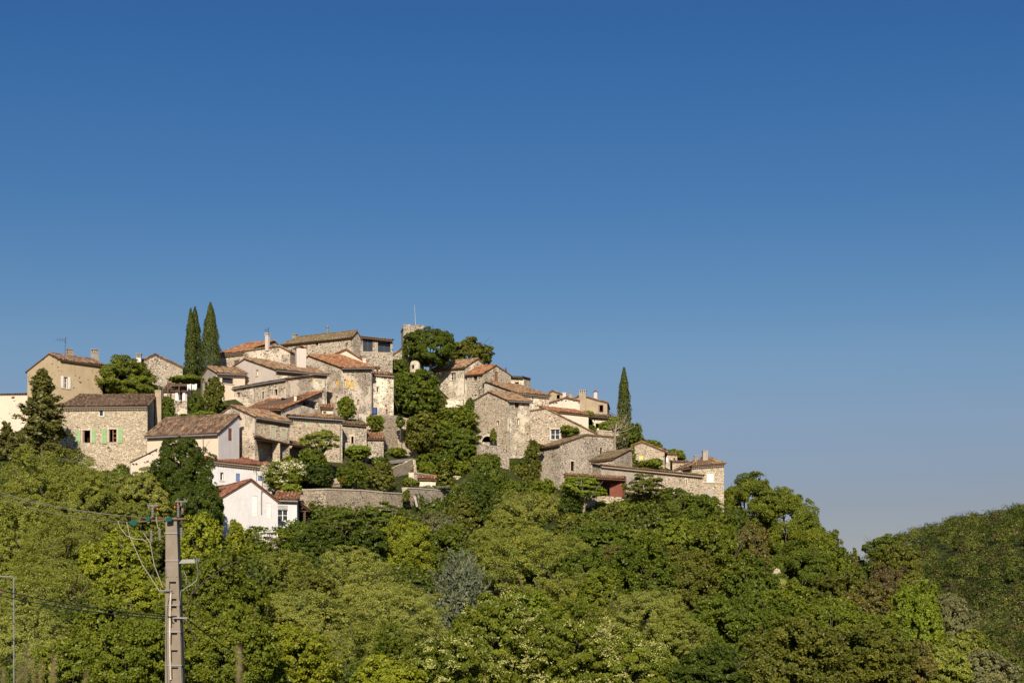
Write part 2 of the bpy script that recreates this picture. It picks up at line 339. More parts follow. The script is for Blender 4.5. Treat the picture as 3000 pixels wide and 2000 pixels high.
def captiles(mb, a, b, rng, m=0, r=.11, lift=.09):
    """row of ridge or verge tiles"""
    a = np.array(a, float); b = np.array(b, float); L = np.linalg.norm(b - a); k = max(1, int(L / .4)); ou = rng.randint(0, 900)
    t = (b - a) / L; s = np.cross(t, V(0, 0, 1)); s /= np.linalg.norm(s); up = np.cross(s, t)
    if up[2] < 0: up = -up
    mb.has_uv = True
    for i in range(k):
        p = a + (b - a) * (i / k); q = a + (b - a) * ((i + 1.05) / k); rr = r * rng.uniform(.92, 1.1)
        ring = lambda c, R_: [c + up * (lift - r * .3) + s * R_ * math.cos(x) + up * R_ * math.sin(x) for x in np.linspace(0, math.pi, 5)]
        A, B = ring(p, rr * 1.08), ring(q, rr * .92)
        for j in range(4):
            mb.poly([A[j], A[j + 1], B[j + 1], B[j]], m, [(ou + i + .3, .3), (ou + i + .6, .3), (ou + i + .6, .6), (ou + i + .3, .6)])
def cornice(mb, p0, p1, nrm, rows=2, pitch=.24):
    """genoise: courses of half-round tile ends set in mortar under the eave"""
    p0 = np.array(p0, float); p1 = np.array(p1, float); L = np.linalg.norm(p1 - p0); t = (p1 - p0) / L
    n3 = V(nrm[0], nrm[1], 0); k = max(2, int(L / pitch))
    for r in range(rows):
        zt = -.02 - .17 * r; ext = .30 - .13 * r
        a, b = p0 + V(0, 0, zt), p1 + V(0, 0, zt)
        mb.hexa([a - V(0, 0, .045) - n3 * .01, b - V(0, 0, .045) - n3 * .01, b - V(0, 0, .045) + n3 * ext, a - V(0, 0, .045) + n3 * ext],
                [a - n3 * .01, b - n3 * .01, b + n3 * ext, a + n3 * ext], 0)
        for i in range(k):
            c = p0 + t * (L * (i + .5) / k) + V(0, 0, zt - .045)
            w_ = L / k * .43; hgt = .12
            ring = [c + t * w_ * math.cos(x) - V(0, 0, hgt) * math.sin(x) * .95 for x in np.linspace(0, math.pi, 5)]
            f0 = [q - n3 * .01 for q in ring]; f1 = [q + n3 * (ext - .02) for q in ring]
            for j in range(4): mb.poly([f0[j], f0[j + 1], f1[j + 1], f1[j]], 1)
            mb.poly(f1, 2)  # near-black end face painted in for the shade inside the tile

class Face:
    def __init__(s, O, d, n, L): s.O = np.array(O, float); s.d = np.array(d, float); s.n = np.array(n, float); s.L = L; s.prof = []; s.holes = []
    def s_at(s, px):
        k = (px - 1500) / FPX; return (k * s.O[1] - s.O[0]) / (s.d[0] - k * s.d[1])
    def pt(s, a, z, q=0): return V(s.O[0] + s.d[0] * a + s.n[0] * q, s.O[1] + s.d[1] * a + s.n[1] * q, z)
    def ytop(s, a):
        pr = s.prof
        for (a0, z0), (a1, z1) in zip(pr, pr[1:]):
            if a <= a1 + 1e-6: return z0 + (z1 - z0) * (a - a0) / (a1 - a0 + 1e-9)
        return pr[-1][1]
    def rect(s, xa, ya, xb, yb):
        a0, a1 = sorted((s.s_at(xa), s.s_at(xb))); y = s.O[1] + s.d[1] * (a0 + a1) / 2
        return a0, a1, zrow(yb, y), zrow(ya, y)
    def mesh(s, mb, base, m):
        hs = s.holes; zs = sorted({base} | {h[2] for h in hs} | {h[3] for h in hs}); top = max(z for _, z in s.prof) + .01
        zs = [z for z in zs if z >= base] + [top]
        us = {0.0, s.L} | {a for a, _ in s.prof} | {h[0] for h in hs} | {h[1] for h in hs}
        for (a0, z0), (a1, z1) in zip(s.prof, s.prof[1:]):
            for z in zs:
                if abs(z1 - z0) > 1e-6:
                    k = (z - z0) / (z1 - z0)
                    if 0 < k < 1: us.add(a0 + (a1 - a0) * k)
        us = sorted(u for u in us if -1e-6 <= u <= s.L + 1e-6)
        for u0, u1 in zip(us, us[1:]):
            if u1 - u0 < 1e-4: continue
            e = (u1 - u0) * 1e-4; t0, t1 = s.ytop(u0 + e), s.ytop(u1 - e)
            for z0, z1 in zip(zs, zs[1:]):
                if z1 - z0 < 1e-4: continue
                um, zm = (u0 + u1) / 2, (z0 + z1) / 2
                if any(h[0] < um < h[1] and h[2] < zm < h[3] for h in hs): continue
                a, b = min(z1, t0), min(z1, t1)
                if a <= z0 + 1e-4 and b <= z0 + 1e-4: continue
                pts = [s.pt(u0, z0), s.pt(u1, z0)]
                if b > z0 + 1e-4: pts.append(s.pt(u1, b))
                if a > z0 + 1e-4: pts.append(s.pt(u0, a))
                if len(pts) >= 3: mb.poly(pts, m)
        for h in hs:                                    # reveals
            a0, a1, z0, z1, dp = h[:5]
            for q in (((a0, z0), (a0, z1)), ((a1, z1), (a1, z0)), ((a0, z1), (a1, z1)), ((a1, z0), (a0, z0))):
                mb.poly([s.pt(*q[0]), s.pt(*q[1]), s.pt(q[1][0], q[1][1], -dp), s.pt(q[0][0], q[0][1], -dp)], m)

def opening(root, f, kind, rect, col=None, surr=True, dp=.22, name=None):
    """one opening in wall face f. kinds: win, dark, shut (closed shutters), door, open (window between open shutters)"""
    a0, a1, z0, z1 = f.rect(*rect)
    if kind == 'open':   # rect is the whole of shutter + opening + shutter
        w3 = (a1 - a0) * .27; sh = (a0, a0 + w3 * .96, a1 - w3 * .96, a1); a0 += w3; a1 -= w3
    shallow = kind in ('shut',); dpt = .06 if shallow else dp
    f.holes.append((a0, a1, z0, z1, dpt))
    if surr:
        m = MB(); b = .11
        for q in ((a0 - b, a0, z0, z1), (a1, a1 + b, z0, z1)): m.box(f.O, f.d, f.n, q[0], q[1], q[2], q[3], -.05, .022)
        m.box(f.O, f.d, f.n, a0 - b - .04, a1 + b + .04, z1, z1 + .16, -.05, .026)
        m.build('window_surround', ['surr'], root)
    W, H = a1 - a0, z1 - z0
    if kind in ('win', 'open'):
        fr = MB(); fw = .055
        fr.box(f.O, f.d, f.n, a0, a0 + fw, z0, z1, -dpt + .01, -dpt + .06); fr.box(f.O, f.d, f.n, a1 - fw, a1, z0, z1, -dpt + .01, -dpt + .06)
        fr.box(f.O, f.d, f.n, a0 + fw, a1 - fw, z0, z0 + fw, -dpt + .012, -dpt + .058); fr.box(f.O, f.d, f.n, a0 + fw, a1 - fw, z1 - fw, z1, -dpt + .012, -dpt + .058)
        if W > .5:
            for c in ([(a0 + a1) / 2] if W < 1.6 else [a0 + W / 3, a0 + 2 * W / 3]): fr.box(f.O, f.d, f.n, c - .035, c + .035, z0 + fw, z1 - fw, -dpt + .014, -dpt + .065)
            if W < 1.5 and H > .8: fr.box(f.O, f.d, f.n, a0 + fw, a1 - fw, z0 + H * .5 - .02, z0 + H * .5 + .02, -dpt + .016, -dpt + .056)
        wo = fr.build('window', [col or 'wframe'], root)
        pn = MB(); pn.box(f.O, f.d, f.n, a0, a1, z0, z1, -dpt - .03, -dpt); pn.build('pane', ['glass'], wo)
        sl_ = MB(); sl_.box(f.O, f.d, f.n, a0 - .1, a1 + .1, z0 - .09, z0 - .004, -.05, .07); sl_.build('sill', ['surr'], wo)
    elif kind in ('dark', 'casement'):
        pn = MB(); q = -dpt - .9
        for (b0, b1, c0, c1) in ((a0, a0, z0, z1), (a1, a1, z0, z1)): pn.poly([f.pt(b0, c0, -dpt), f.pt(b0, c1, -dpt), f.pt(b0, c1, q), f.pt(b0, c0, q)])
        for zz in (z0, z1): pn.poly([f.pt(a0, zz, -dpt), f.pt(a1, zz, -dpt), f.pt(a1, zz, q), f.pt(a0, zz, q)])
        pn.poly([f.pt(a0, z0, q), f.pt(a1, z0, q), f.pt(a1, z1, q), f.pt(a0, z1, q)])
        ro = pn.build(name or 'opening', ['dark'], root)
        if kind == 'casement':
            fr = MB(); fw = .07
            fr.box(f.O, f.d, f.n, a0, a0 + fw, z0, z1, -dpt + .01, -dpt + .08); fr.box(f.O, f.d, f.n, a1 - fw, a1, z0, z1, -dpt + .01, -dpt + .08)
            fr.box(f.O, f.d, f.n, a0 + fw, a1 - fw, z1 - fw, z1, -dpt + .012, -dpt + .078)
            c0 = a0 + W * .45 if col == 'half' else a0 + fw
            if col == 'half':
                fr.box(f.O, f.d, f.n, c0, c0 + .08, z0, z1 - fw, -dpt + .02, -dpt + .09)
                for k in (.02, .34, .66): fr.box(f.O, f.d, f.n, c0 + .08, a1 - fw, z0 + H * k, z0 + H * k + .06, -dpt + .022, -dpt + .08)
            else: fr.box(f.O, f.d, f.n, a0 + fw, a0 + fw + .1, z0, z1 - fw, -dpt + .02, -dpt + .2)
            fr.build('window_frame', ['bwood'], root)
    elif kind in ('shut', 'door'):
        q = -dpt; s2 = MB(); nleaf = 2 if (W > .75 and kind == 'shut') else 1
        for k in range(nleaf):
            b0 = a0 + W * k / nleaf + .01; b1 = a0 + W * (k + 1) / nleaf - .01
            nb = max(2, int((b1 - b0) / .14))
            for j in range(nb):
                c0 = b0 + (b1 - b0) * j / nb; c1 = b0 + (b1 - b0) * (j + 1) / nb - .008
                s2.box(f.O, f.d, f.n, c0, c1, z0 + .01, z1 - .01, q - .02, q + .025)
            for k2 in (.15, .82): s2.box(f.O, f.d, f.n, b0 + .02, b1 - .02, z0 + H * k2, z0 + H * k2 + .07, q + .026, q + .045)
        s2.box(f.O, f.d, f.n, a0, a1, z0, z1, q - .06, q - .03)
        s2.build('door' if kind == 'door' else 'shutter', [col or 'wshut'], root)
    if kind == 'open':
        for b0, b1 in (sh[:2], sh[2:]): leaf_shutter(root, f, b0, b1, z0 - .03, z1 + .03, name or 'wshut')
    return a0, a1, z0, z1
def leaf_shutter(root, f, b0, b1, z0, z1, col):
    s2 = MB(); nb = max(2, int((b1 - b0) / .13))
    for j in range(nb):
        s2.box(f.O, f.d, f.n, b0 + (b1 - b0) * j / nb, b0 + (b1 - b0) * (j + 1) / nb - .008, z0, z1, .045, .085)
    for k2 in (.14, .80): s2.box(f.O, f.d, f.n, b0 + .02, b1 - .02, z0 + (z1 - z0) * k2, z0 + (z1 - z0) * k2 + .08, .086, .105)
    s2.box(f.O, f.d, f.n, b0 + .01, b1 - .01, z0 + .01, z1 - .01, .035, .043)
    s2.build('shutter', [col], root)
def shutter_px(root, f, rect, col):
    a0, a1, z0, z1 = f.rect(*rect); leaf_shutter(root, f, a0, a1, z0, z1, col)

def chimney(root, x0, x1, y0, y1, Y, yaw=0, mat='beige', style='slab', dp=None):
    """shaft between photo columns x0-x1, rows y0 (top) - y1 (foot) at depth Y"""
    yaw = R(yaw); u = V(math.cos(yaw), math.sin(yaw)); v = V(-u[1], u[0]); c = P((x0 + x1) / 2, y1, Y)
    W = (x1 - x0) / FPX * Y; dp = dp or W * .8
    if abs(yaw) > .2: W *= .82; dp = W * .8
    zt = zrow(y0, Y); zb = c[2] - .8; o = V(c[0], c[1]) - u * W / 2 - v * dp / 2; H = zt - c[2]
    n = -v; m = MB()
    cap = {'slab': .42, 'pot': .35, 'flat': .0, 'gable': .3, 'band': .25}[style]; cap = min(cap, H * .45)
    f0 = lambda a0, a1, z0, z1, q0, q1, mm=0: m.box(o, u, n, a0, a1, z0, z1, -q1, -q0, mm)
    f0(0, W, zb, zt - cap, 0, dp)
    if style == 'flat': f0(-.04, W + .04, zt - .14, zt - .06, -.04, dp + .04)
    sh = m.build('chimney', [mat], root)
    m = MB()
    if style == 'slab':
        w_ = W * .16
        for k in range(4):
            a = (W - w_) * k / 3
            f0(a, a + w_, zt - cap, zt - .08, 0.01, .13); f0(a, a + w_, zt - cap, zt - .08, dp - .14, dp - .01)
        f0(-.06, W + .06, zt - .08, zt, -.06, dp + .06)
        f0(-.03, W + .03, zt - cap - .05, zt - cap, -.03, dp + .03); m.build('chimney_cap', ['grey'], sh)
    elif style == 'pot':
        cx = o + u * W / 2 + v * dp / 2
        m.tube([V(cx[0], cx[1], zt - cap - .02), V(cx[0], cx[1], zt - cap * .3), V(cx[0], cx[1], zt)], W * .38, 0, 10, W * .30); m.build('chimney_pot', ['bricky'], sh)
    elif style == 'gable':
        p = lambda a, z, q: V(*(o + u * a + v * q), z)
        for (a, b) in ((-.12, W / 2), (W + .12, W / 2)):
            m.hexa([p(a, zt - cap, -.1), p(b, zt - .06, -.1), p(b, zt - .06, dp + .1), p(a, zt - cap, dp + .1)],
                   [p(a, zt - cap + .07, -.1), p(b, zt + .01, -.1), p(b, zt + .01, dp + .1), p(a, zt - cap + .07, dp + .1)])
        f0(0.02, W * .2, zt - cap, zt - .1, .02, dp - .02); f0(W * .8, W - .02, zt - cap, zt - .1, .02, dp - .02)
        m.build('chimney_cap', ['terra'], sh)
    elif style == 'band':
        f0(-.05, W + .05, zt - cap, zt - cap + .08, -.05, dp + .05, 0); f0(.03, W - .03, zt - cap + .08, zt - .07, .03, dp - .03, 0); f0(-.07, W + .07, zt - .07, zt, -.07, dp + .07, 0)
        m.build('chimney_cap', ['surr'], sh)
    return sh
def pipe(root, px, y0, y1, f, off=.09, name='downpipe', mat='zinc'):
    s = f.s_at(px); p = f.pt(s, 0, off); z0, z1 = zrow(y1, p[1]), zrow(y0, p[1])
    m = MB(); m.tube([V(p[0], p[1], z0), V(p[0], p[1], z1 - .15), f.pt(s, z1, off + .2)], .05, 0, 6); m.build(name, [mat], root)
def aerial(root, px, y0, y1, Y, boom, rods=4, name='antenna', dx=1):
    m = MB(); b = P(px, y1, Y); t = P(px, y0, Y); m.tube([b, t], .022)
    e = P(px + boom, y0 + 4, Y); s = P(px, y0 + 6, Y); m.tube([s, e], .014)
    for k in range(rods):
        c = s + (e - s) * (k / rods); h = .30 - .03 * k
        m.tube([c + V(0, -.25, -h), c + V(0, .25, h)], .012)
    for h in (-1, 1): m.tube([s + (s - e) * .02, s + V(-.12 * np.sign(boom), 0, .38 * h)], .012)
    m.build(name, ['iron'], root)

RNG = random.Random(7)
def house(label, name='stone_house', cat='house', Y=160, x0=0, x1=0, yaw=0, xs=None, D=None, mode='e', y0=0, y1=None, xr=None, yr=None, r=.5,
          yb=None, bk=None, base=None, wall='rub', side=None, roof='tile', holes=(), ch=(), corn=1, gut=False, ov=.32, rake=.10, hipL=0, hipR=0, pipes=(), dzb=0, flatroof=False, cap=True, ctrl=True, dbase=0):
    rng = random.Random(RNG.random())
    yaw = R(yaw); u = V(math.cos(yaw), math.sin(yaw)); v = V(-u[1], u[0])
    a = P(x0, 0, Y); A = V(a[0], a[1])
    ff = Face(A, u, -v, 1); W = ff.s_at(x1); ff.L = W; B = A + u * W
    side_vis = None
    mid = math.atan2((x0 + x1) / 2 - 1500, FPX)
    side_vis = 'r' if yaw < -mid else 'l'
    fr = Face(B, v, u, 1); fl = Face(A, v, -u, 1); vis = fr if side_vis == 'r' else fl
    if D is None: D = vis.s_at(xs)
    D = max(D, 1.2)
    fr.L = fl.L = D
    zA = zrow(y0, A[1]); zB = zrow(y1, B[1]) if y1 is not None else zA
    fb = Face(A + v * D, u, v, W)
    zb0 = min(zrow(base, A[1]), zrow(base, B[1])); bz = zb0 - 3.0
    cz = (A[0] + B[0]) / 2 + v[0] * D / 2, (A[1] + B[1]) / 2 + v[1] * D / 2
    root = thing(name, label, cat, (cz[0], cz[1], zb0), {'white_house': 'white houses at the foot of the village', 'shed': 'small tiled sheds by the ruined wall', 'outhouse': 'tiny tiled outhouses'}.get(name, 'stone houses of the hilltop village'))
    rm = MB()
    p3 = lambda s, q, z: V(A[0] + u[0] * s + v[0] * q, A[1] + u[1] * s + v[1] * q, z)
    if mode == 'e':
        if xr is not None: r = vis.s_at(xr) / D
        r = min(max(r, .12), 1.0)
        rp = vis.pt(r * D, 0); zr = zrow(yr, rp[1])
        dz = zB - zA; zrL = zr if side_vis == 'l' else zr - dz; zrR = zr if side_vis == 'r' else zr + dz
        if bk is not None:
            bp = vis.pt(D, 0); z_ = zrow(bk, bp[1]); zbL = zbR = z_
        elif r > .97: zbL, zbR = zrL, zrR
        else: zbL, zbR = zrL - (zrL - zA) * (1 - r) / r, zrR - (zrR - zB) * (1 - r) / r
        fl.prof = [(0, zA), (r * D, zrL), (D, zbL)] if r < .97 else [(0, zA), (D, zrL)]
        fr.prof = [(0, zB), (r * D, zrR), (D, zbR)] if r < .97 else [(0, zB), (D, zrR)]
        if hipL: fl.prof = [(0, zA), (D, zA)]
        if hipR: fr.prof = [(0, zB), (D, zB)]
        ff.prof = [(0, zA), (W, zB)]; fb.prof = [(0, zbL if not hipL else zA), (W, zbR if not hipR else zB)]
        sF = (zrL - zA) / (r * D); E = lambda s, z, k: p3(s, -k, z - sF * k)
        e0, e1 = E(-rake, zA, ov), E(W + rake, zB, ov)
        r0, r1 = p3(-rake + hipL, r * D, zrL), p3(W + rake - hipR, r * D, zrR)
        lift = V(0, 0, .06)
        tiles(rm, e0 + lift, e1 + lift, r0 + lift, r1 + lift, rng)
        if r < .97:
            sB = (zrL - zbL) / ((1 - r) * D); b0, b1 = p3(-rake, D + ov, zbL - sB * ov), p3(W + rake, D + ov, zbR - sB * ov)
            if hipL: b0 = p3(-rake, D + ov, zA - sF * ov)
            if hipR: b1 = p3(W + rake, D + ov, zB - sF * ov)
            tiles(rm, b1 + lift, b0 + lift, r1 + lift, r0 + lift, rng, pitch=.4)
            captiles(rm, r0 + lift, r1 + lift, rng)
            if hipL: tiles(rm, b0 + lift, e0 + lift, r0 + lift, r0 + V(.01, 0, 0) + lift, rng); captiles(rm, e0 + lift, r0 + lift, rng)
            if hipR: tiles(rm, e1 + lift, b1 + lift, r1 + lift, r1 + V(.01, 0, 0) + lift, rng); captiles(rm, e1 + lift, r1 + lift, rng)
        if not hipL: captiles(rm, e0 + lift, r0 + lift, rng)
        if not hipR: captiles(rm, e1 + lift, r1 + lift, rng)
        if corn:
            cm = MB(); cornice(cm, p3(0, 0, zA - .06), p3(W, 0, zB - .06), -v, corn); cm.build('cornice', ['mort', 'terra', 'iron'], root)
        if gut:
            g = MB(); g.tube([e0 - V(0, 0, .03) - V(v[0], v[1], 0) * .06, e1 - V(0, 0, .03) - V(v[0], v[1], 0) * .06], .075, 0, 6); g.build('gutter', ['zinc'], root)
    else:
        sr = ff.s_at(xr); zr = zrow(yr, ff.pt(sr, 0)[1]); zb_ = dzb
        ff.prof = [(0, zA), (sr, zr), (W, zB)]; fb.prof = [(s_, z + zb_) for s_, z in ff.prof]
        fl.prof = [(0, zA), (D, zA + zb_)]; fr.prof = [(0, zB), (D, zB + zb_)]
        lift = V(0, 0, .06); sL = (zr - zA) / sr; sR = (zr - zB) / (W - sr)
        R0, R1 = p3(sr, -rake, zr) + lift, p3(sr, D + rake, zr + zb_) + lift
        L0, L1 = p3(-ov, -rake, zA - sL * ov) + lift, p3(-ov, D + rake, zA + zb_ - sL * ov) + lift
        Q0, Q1 = p3(W + ov, -rake, zB - sR * ov) + lift, p3(W + ov, D + rake, zB + zb_ - sR * ov) + lift
        tiles(rm, L1, L0, R1, R0, rng); tiles(rm, Q0, Q1, R0, R1, rng)
        captiles(rm, R0, R1, rng); captiles(rm, L0, R0, rng); captiles(rm, Q0, R0, rng)
        if corn:
            cm = MB(); cornice(cm, p3(0, 0, zA - .06), p3(0, D, zA - .06 + zb_), -u, corn); cornice(cm, p3(W, 0, zB - .06), p3(W, D, zB - .06 + zb_), u, corn); cm.build('cornice', ['mort', 'terra', 'iron'], root)
        if gut:
            g = MB(); g.tube([Q0 - V(0, 0, .08), Q1 - V(0, 0, .08)], .075, 0, 6); g.build('gutter', ['zinc'], root)
    rm.build('roof', [roof, 'wood'], root)
    faces = {'f': ff, 'r': fr, 'l': fl, 'b': fb}
    for h in holes:
        fc, kind, rect = h[:3]; kw = h[3] if len(h) > 3 else {}
        if kind == 'sh': shutter_px(root, faces[fc], rect, kw['col'])
        else: opening(root, faces[fc], kind, rect, **kw)
    wm = MB(); side = side or wall; sd = side if isinstance(side, dict) else {'l': side, 'r': side}
    mats = [wall, sd.get('l', wall), sd.get('r', wall)]
    for k, mi in (('f', 0), ('l', 1), ('r', 2), ('b', 0)): faces[k].mesh(wm, bz, mi)
    wm.build('wall', mats, root)
    for c in ch:
        kw = dict(c[4]) if len(c) > 4 else {}
        kw.setdefault('Y', cz[1]); kw.setdefault('yaw', math.degrees(yaw)); kw.setdefault('mat', 'beige')
        chimney(root, *c[:4], **kw)
    for q in pipes: pipe(root, q[1], q[2], q[3], faces[q[0]])
    if ctrl:
        for s_ in (0, .5, 1):
            q = A + u * W * s_ - v * .5; CTRL.append((q[0], q[1], zb0))
            q = A + u * W * s_ + v * (D + .5); CTRL.append((q[0], q[1], zb0 + dbase))
    FOOT.append((A, u, v, W, D))
    return root, faces
# ------------------------------------------------------------------ plants
def quads_mesh(name, verts, tint, mat):
    """verts (n,4,3) -> mesh of separate leaf faces"""
    n = len(verts); me = bpy.data.meshes.new(name)
    me.vertices.add(n * 4); me.vertices.foreach_set('co', verts.astype(np.float32).ravel())
    me.loops.add(n * 4); me.loops.foreach_set('vertex_index', np.arange(n * 4, dtype=np.int32))
    me.polygons.add(n); me.polygons.foreach_set('loop_start', np.arange(0, n * 4, 4, dtype=np.int32))
    me.polygons.foreach_set('loop_total', np.full(n, 4, np.int32))
    at = me.attributes.new('leaf_tint', 'FLOAT', 'POINT'); at.data.foreach_set('value', np.repeat(tint, 4).astype(np.float32))
    me.materials.append(M[mat]); me.update(calc_edges=True); return me
def unit(a): return a / (np.linalg.norm(a, axis=-1, keepdims=True) + 1e-9)
def leaf_quads(c, d, size, aspect, rg, along=None, rnd=.8):
    n = len(c); nr = unit(d + rg.normal(size=(n, 3)) * rnd)
    t = rg.normal(size=(n, 3)) if along is None else along + rg.normal(size=(n, 3)) * .35
    t = unit(t - nr * np.sum(t * nr, 1)[:, None]); b = np.cross(nr, t)
    L = (np.asarray(size) * rg.uniform(.65, 1.35, n))[:, None] / 2; Wd = L * aspect
    return np.stack([c - t * L, c + b * Wd - nr * Wd * .25, c + t * L, c - b * Wd - nr * Wd * .25], 1)
def sphere(rg, n): return unit(rg.normal(size=(n, 3)))
def crown_arrays(kind, w, h, leaf, seed):
    rg = np.random.default_rng(seed); half = np.array([w / 2, w / 2, h / 2])
    area = math.pi * w * (w * .5 + h * .5)
    tint_sub = None; along = None; aspect = .55; rnd = .62
    if kind in ('round', 'fluffy', 'leafy', 'airy', 'shrub', 'locust'):
        nl = {'round': 18, 'fluffy': 28, 'leafy': 19, 'airy': 9, 'shrub': 8, 'locust': 20}[kind]
        ld = sphere(rg, nl * 4); ld = ld[ld[:, 2] > {'shrub': -.15, 'airy': -.3}.get(kind, -.9)][:nl]; nl = len(ld)
        lr = rg.uniform(.26, .44, nl) * (.8 if kind == 'airy' else 1); lc = ld * (1 - lr)[:, None] * rg.uniform(.82, 1.06, nl)[:, None]
        lc = np.vstack([lc, [[0, 0, 0]]]); lr = np.append(lr, .66)
        if kind == 'shrub': lc[:, 2] = np.abs(lc[:, 2]) * 1.1 - .35
        ns = {'round': 330, 'fluffy': 620, 'leafy': 420, 'airy': 110, 'shrub': 170, 'locust': 360}[kind]
        li = rg.choice(len(lr), ns * 3, p=lr ** 2 / np.sum(lr ** 2)); dd = sphere(rg, ns * 3); sc_ = lc[li] + dd * lr[li][:, None] * rg.uniform(.82, 1.08, ns * 3)[:, None]
        keep = np.ones(len(sc_), bool)
        for k in range(len(lr)): keep &= ~((np.linalg.norm(sc_ - lc[k], axis=1) < lr[k] * .8) & (li != k))
        keep &= sc_[:, 2] > -.95
        sc_, dd, li = sc_[keep][:ns], dd[keep][:ns], li[keep][:ns]; ns = len(sc_)
        sr = {'round': .12, 'fluffy': .082, 'leafy': .105, 'airy': .17, 'shrub': .16, 'locust': .11}[kind] * rg.uniform(.6, 1.35, ns)
        flat = {'airy': .45, 'locust': .75, 'fluffy': .75}.get(kind, .85)
        cov = {'airy': 1.1, 'fluffy': 2.3, 'leafy': 1.9, 'round': 2.3, 'shrub': 2.1, 'locust': 1.8}[kind]
        n = int(min(52000, max(600, cov * area / (leaf * leaf * .28))))
        si = rg.choice(ns, n, p=sr ** 2 / np.sum(sr ** 2)); outw = unit(sc_ * [1, 1, .9]); q = unit(sphere(rg, n) + outw[si] * .7 + [0, 0, .25])
        off = q * (sr[si] * rg.uniform(.25, 1, n) ** .45)[:, None]; off[:, 2] *= flat
        c = (sc_[si] + off) * half; d = unit(q + outw[si] * .6 + [0, 0, .3])
        tint = .45 + rg.normal(size=n) * .2 + (rg.normal(size=ns) * .13)[si] + (rg.normal(size=len(lr)) * .07)[li][si]
        big = np.ones(n)
        if kind != 'airy':
            nb_ = int(n * .16); big[:nb_] = 2.0; c[:nb_] *= rg.uniform(.72, .9, nb_)[:, None]
        if kind == 'leafy': aspect, rnd = .6, .9
        if kind == 'locust': along = unit(np.c_[q[:, :2], -.5 + 0 * q[:, 0]])
        if kind == 'fluffy': aspect = .42
    elif kind == 'cypress':
        n = int(min(26000, 3.0 * area / (leaf * leaf * .22))); z = rg.uniform(0, 1, n) ** .85; th = rg.uniform(0, 2 * math.pi, n)
        prof = np.minimum(1, (z + .02) / .12) ** .5 * (1 - z ** 1.9) ** .75
        ph = rg.uniform(0, 6.28, 8)
        bump = 1 + .10 * np.sin(5 * th + 9 * z + ph[0]) + .09 * np.sin(3 * th - 23 * z + ph[1]) + .06 * np.sin(11 * th + 47 * z + ph[2]) + .05 * np.sin(31 * z + ph[3])
        r_ = prof * bump * rg.uniform(.78, 1.02, n)
        c = np.c_[r_ * np.cos(th), r_ * np.sin(th), z * 2 - 1] * half; d = np.c_[np.cos(th), np.sin(th), .25 + 0 * z]
        along = np.c_[np.cos(th) * .25, np.sin(th) * .25, 1 + 0 * z]; aspect, rnd = .30, .6
        tint = .42 + rg.normal(size=n) * .2 + .12 * np.sin(7 * th + 31 * z)
    elif kind == 'conifer':
        nb = 150; zb = rg.uniform(0, 1, nb) ** 1.15; th = rg.uniform(0, 6.283, nb); rr = (1 - zb) ** .8 * rg.uniform(.5, 1.3, nb) + .06
        per = int(min(30000, 2.6 * area / (leaf * leaf * .25)) / nb); bi = np.repeat(np.arange(nb), per); n = len(bi)
        s = rg.uniform(.25, 1, n) ** .7; sp = .13 * (1.15 - s * .5) * (.5 + (1 - zb[bi]))
        c = np.c_[np.cos(th[bi]) * rr[bi] * s, np.sin(th[bi]) * rr[bi] * s, zb[bi] * 2 - 1 + .10 * s ** 2 - .03]
        c += rg.normal(size=(n, 3)) * sp[:, None] * [.60, .60, .24]; c = c * half
        d = unit(np.c_[np.cos(th[bi]), np.sin(th[bi]), .9 + 0 * s]); along = np.c_[np.cos(th[bi]), np.sin(th[bi]), .4 + 0 * s]; aspect = .45
        tint = .42 + rg.normal(size=n) * .2 + (rg.normal(size=nb) * .12)[bi]
    elif kind == 'cedar':
        nb = 420; dd = sphere(rg, nb * 2); dd = dd[dd[:, 2] > -.55][:nb]; nb = len(dd); rr = rg.uniform(.45, 1.05, nb); tip = dd * rr[:, None] + [0, 0, -.05]
        up = unit(dd * [1, 1, .6] + [0, 0, .75]); per = int(min(30000, 2.0 * area / (leaf * leaf * .2)) / nb); bi = np.repeat(np.arange(nb), per); n = len(bi)
        s = rg.uniform(0, 1, n); c = (tip[bi] - up[bi] * (s * .34)[:, None] + rg.normal(size=(n, 3)) * (.022 + .05 * s)[:, None]) * half
        d = unit(rg.normal(size=(n, 3)) + dd[bi] * .8); along = up[bi]; aspect, rnd = .28, .5
        tint = .5 + rg.normal(size=n) * .16 - (s - .4) * .35
    if kind in ('cypress', 'conifer', 'cedar'): big = np.ones(len(c)); nb_ = int(len(c) * .2); big[:nb_] = 1.9; c[:nb_, :2] *= .8
    return c, d, np.clip(tint, 0, 1), along, aspect, rnd, rg, big
PROTO = {}
def bin_(x, k=1.32): return k ** round(math.log(x) / math.log(k))
KINDPAR = {'round': ('leaf', .20), 'fluffy': ('leaf', .17), 'leafy': ('leaf', .26), 'airy': ('leaf', .24), 'shrub': ('leaf', .20), 'locust': ('leaf', .24), 'cypress': ('needle', .22), 'conifer': ('needle', .34), 'cedar': ('needle', .36)}
def crown_mesh(kind, w, h, Y, seed):
    leaf = KINDPAR[kind][1] * .78 * max(.5, min(1.35, (Y / 140.) ** .8))
    key = (kind, round(bin_(w), 2), round(bin_(h / w), 2), round(bin_(leaf), 3), seed % 3)
    if key not in PROTO:
        w0, h0 = bin_(w), bin_(w) * bin_(h / w)
        c, d, tint, along, asp, rnd, rg, big = crown_arrays(kind, w0, h0, bin_(leaf), hash_(key))
        PROTO[key] = (quads_mesh('crown', leaf_quads(c, d, bin_(leaf) * big, asp, rg, along, rnd), tint, KINDPAR[kind][0]), w0, h0, {})
    return PROTO[key]
def hash_(k): 
    h = 17
    for ch in repr(k): h = (h * 131 + ord(ch)) % 1000003
    return h
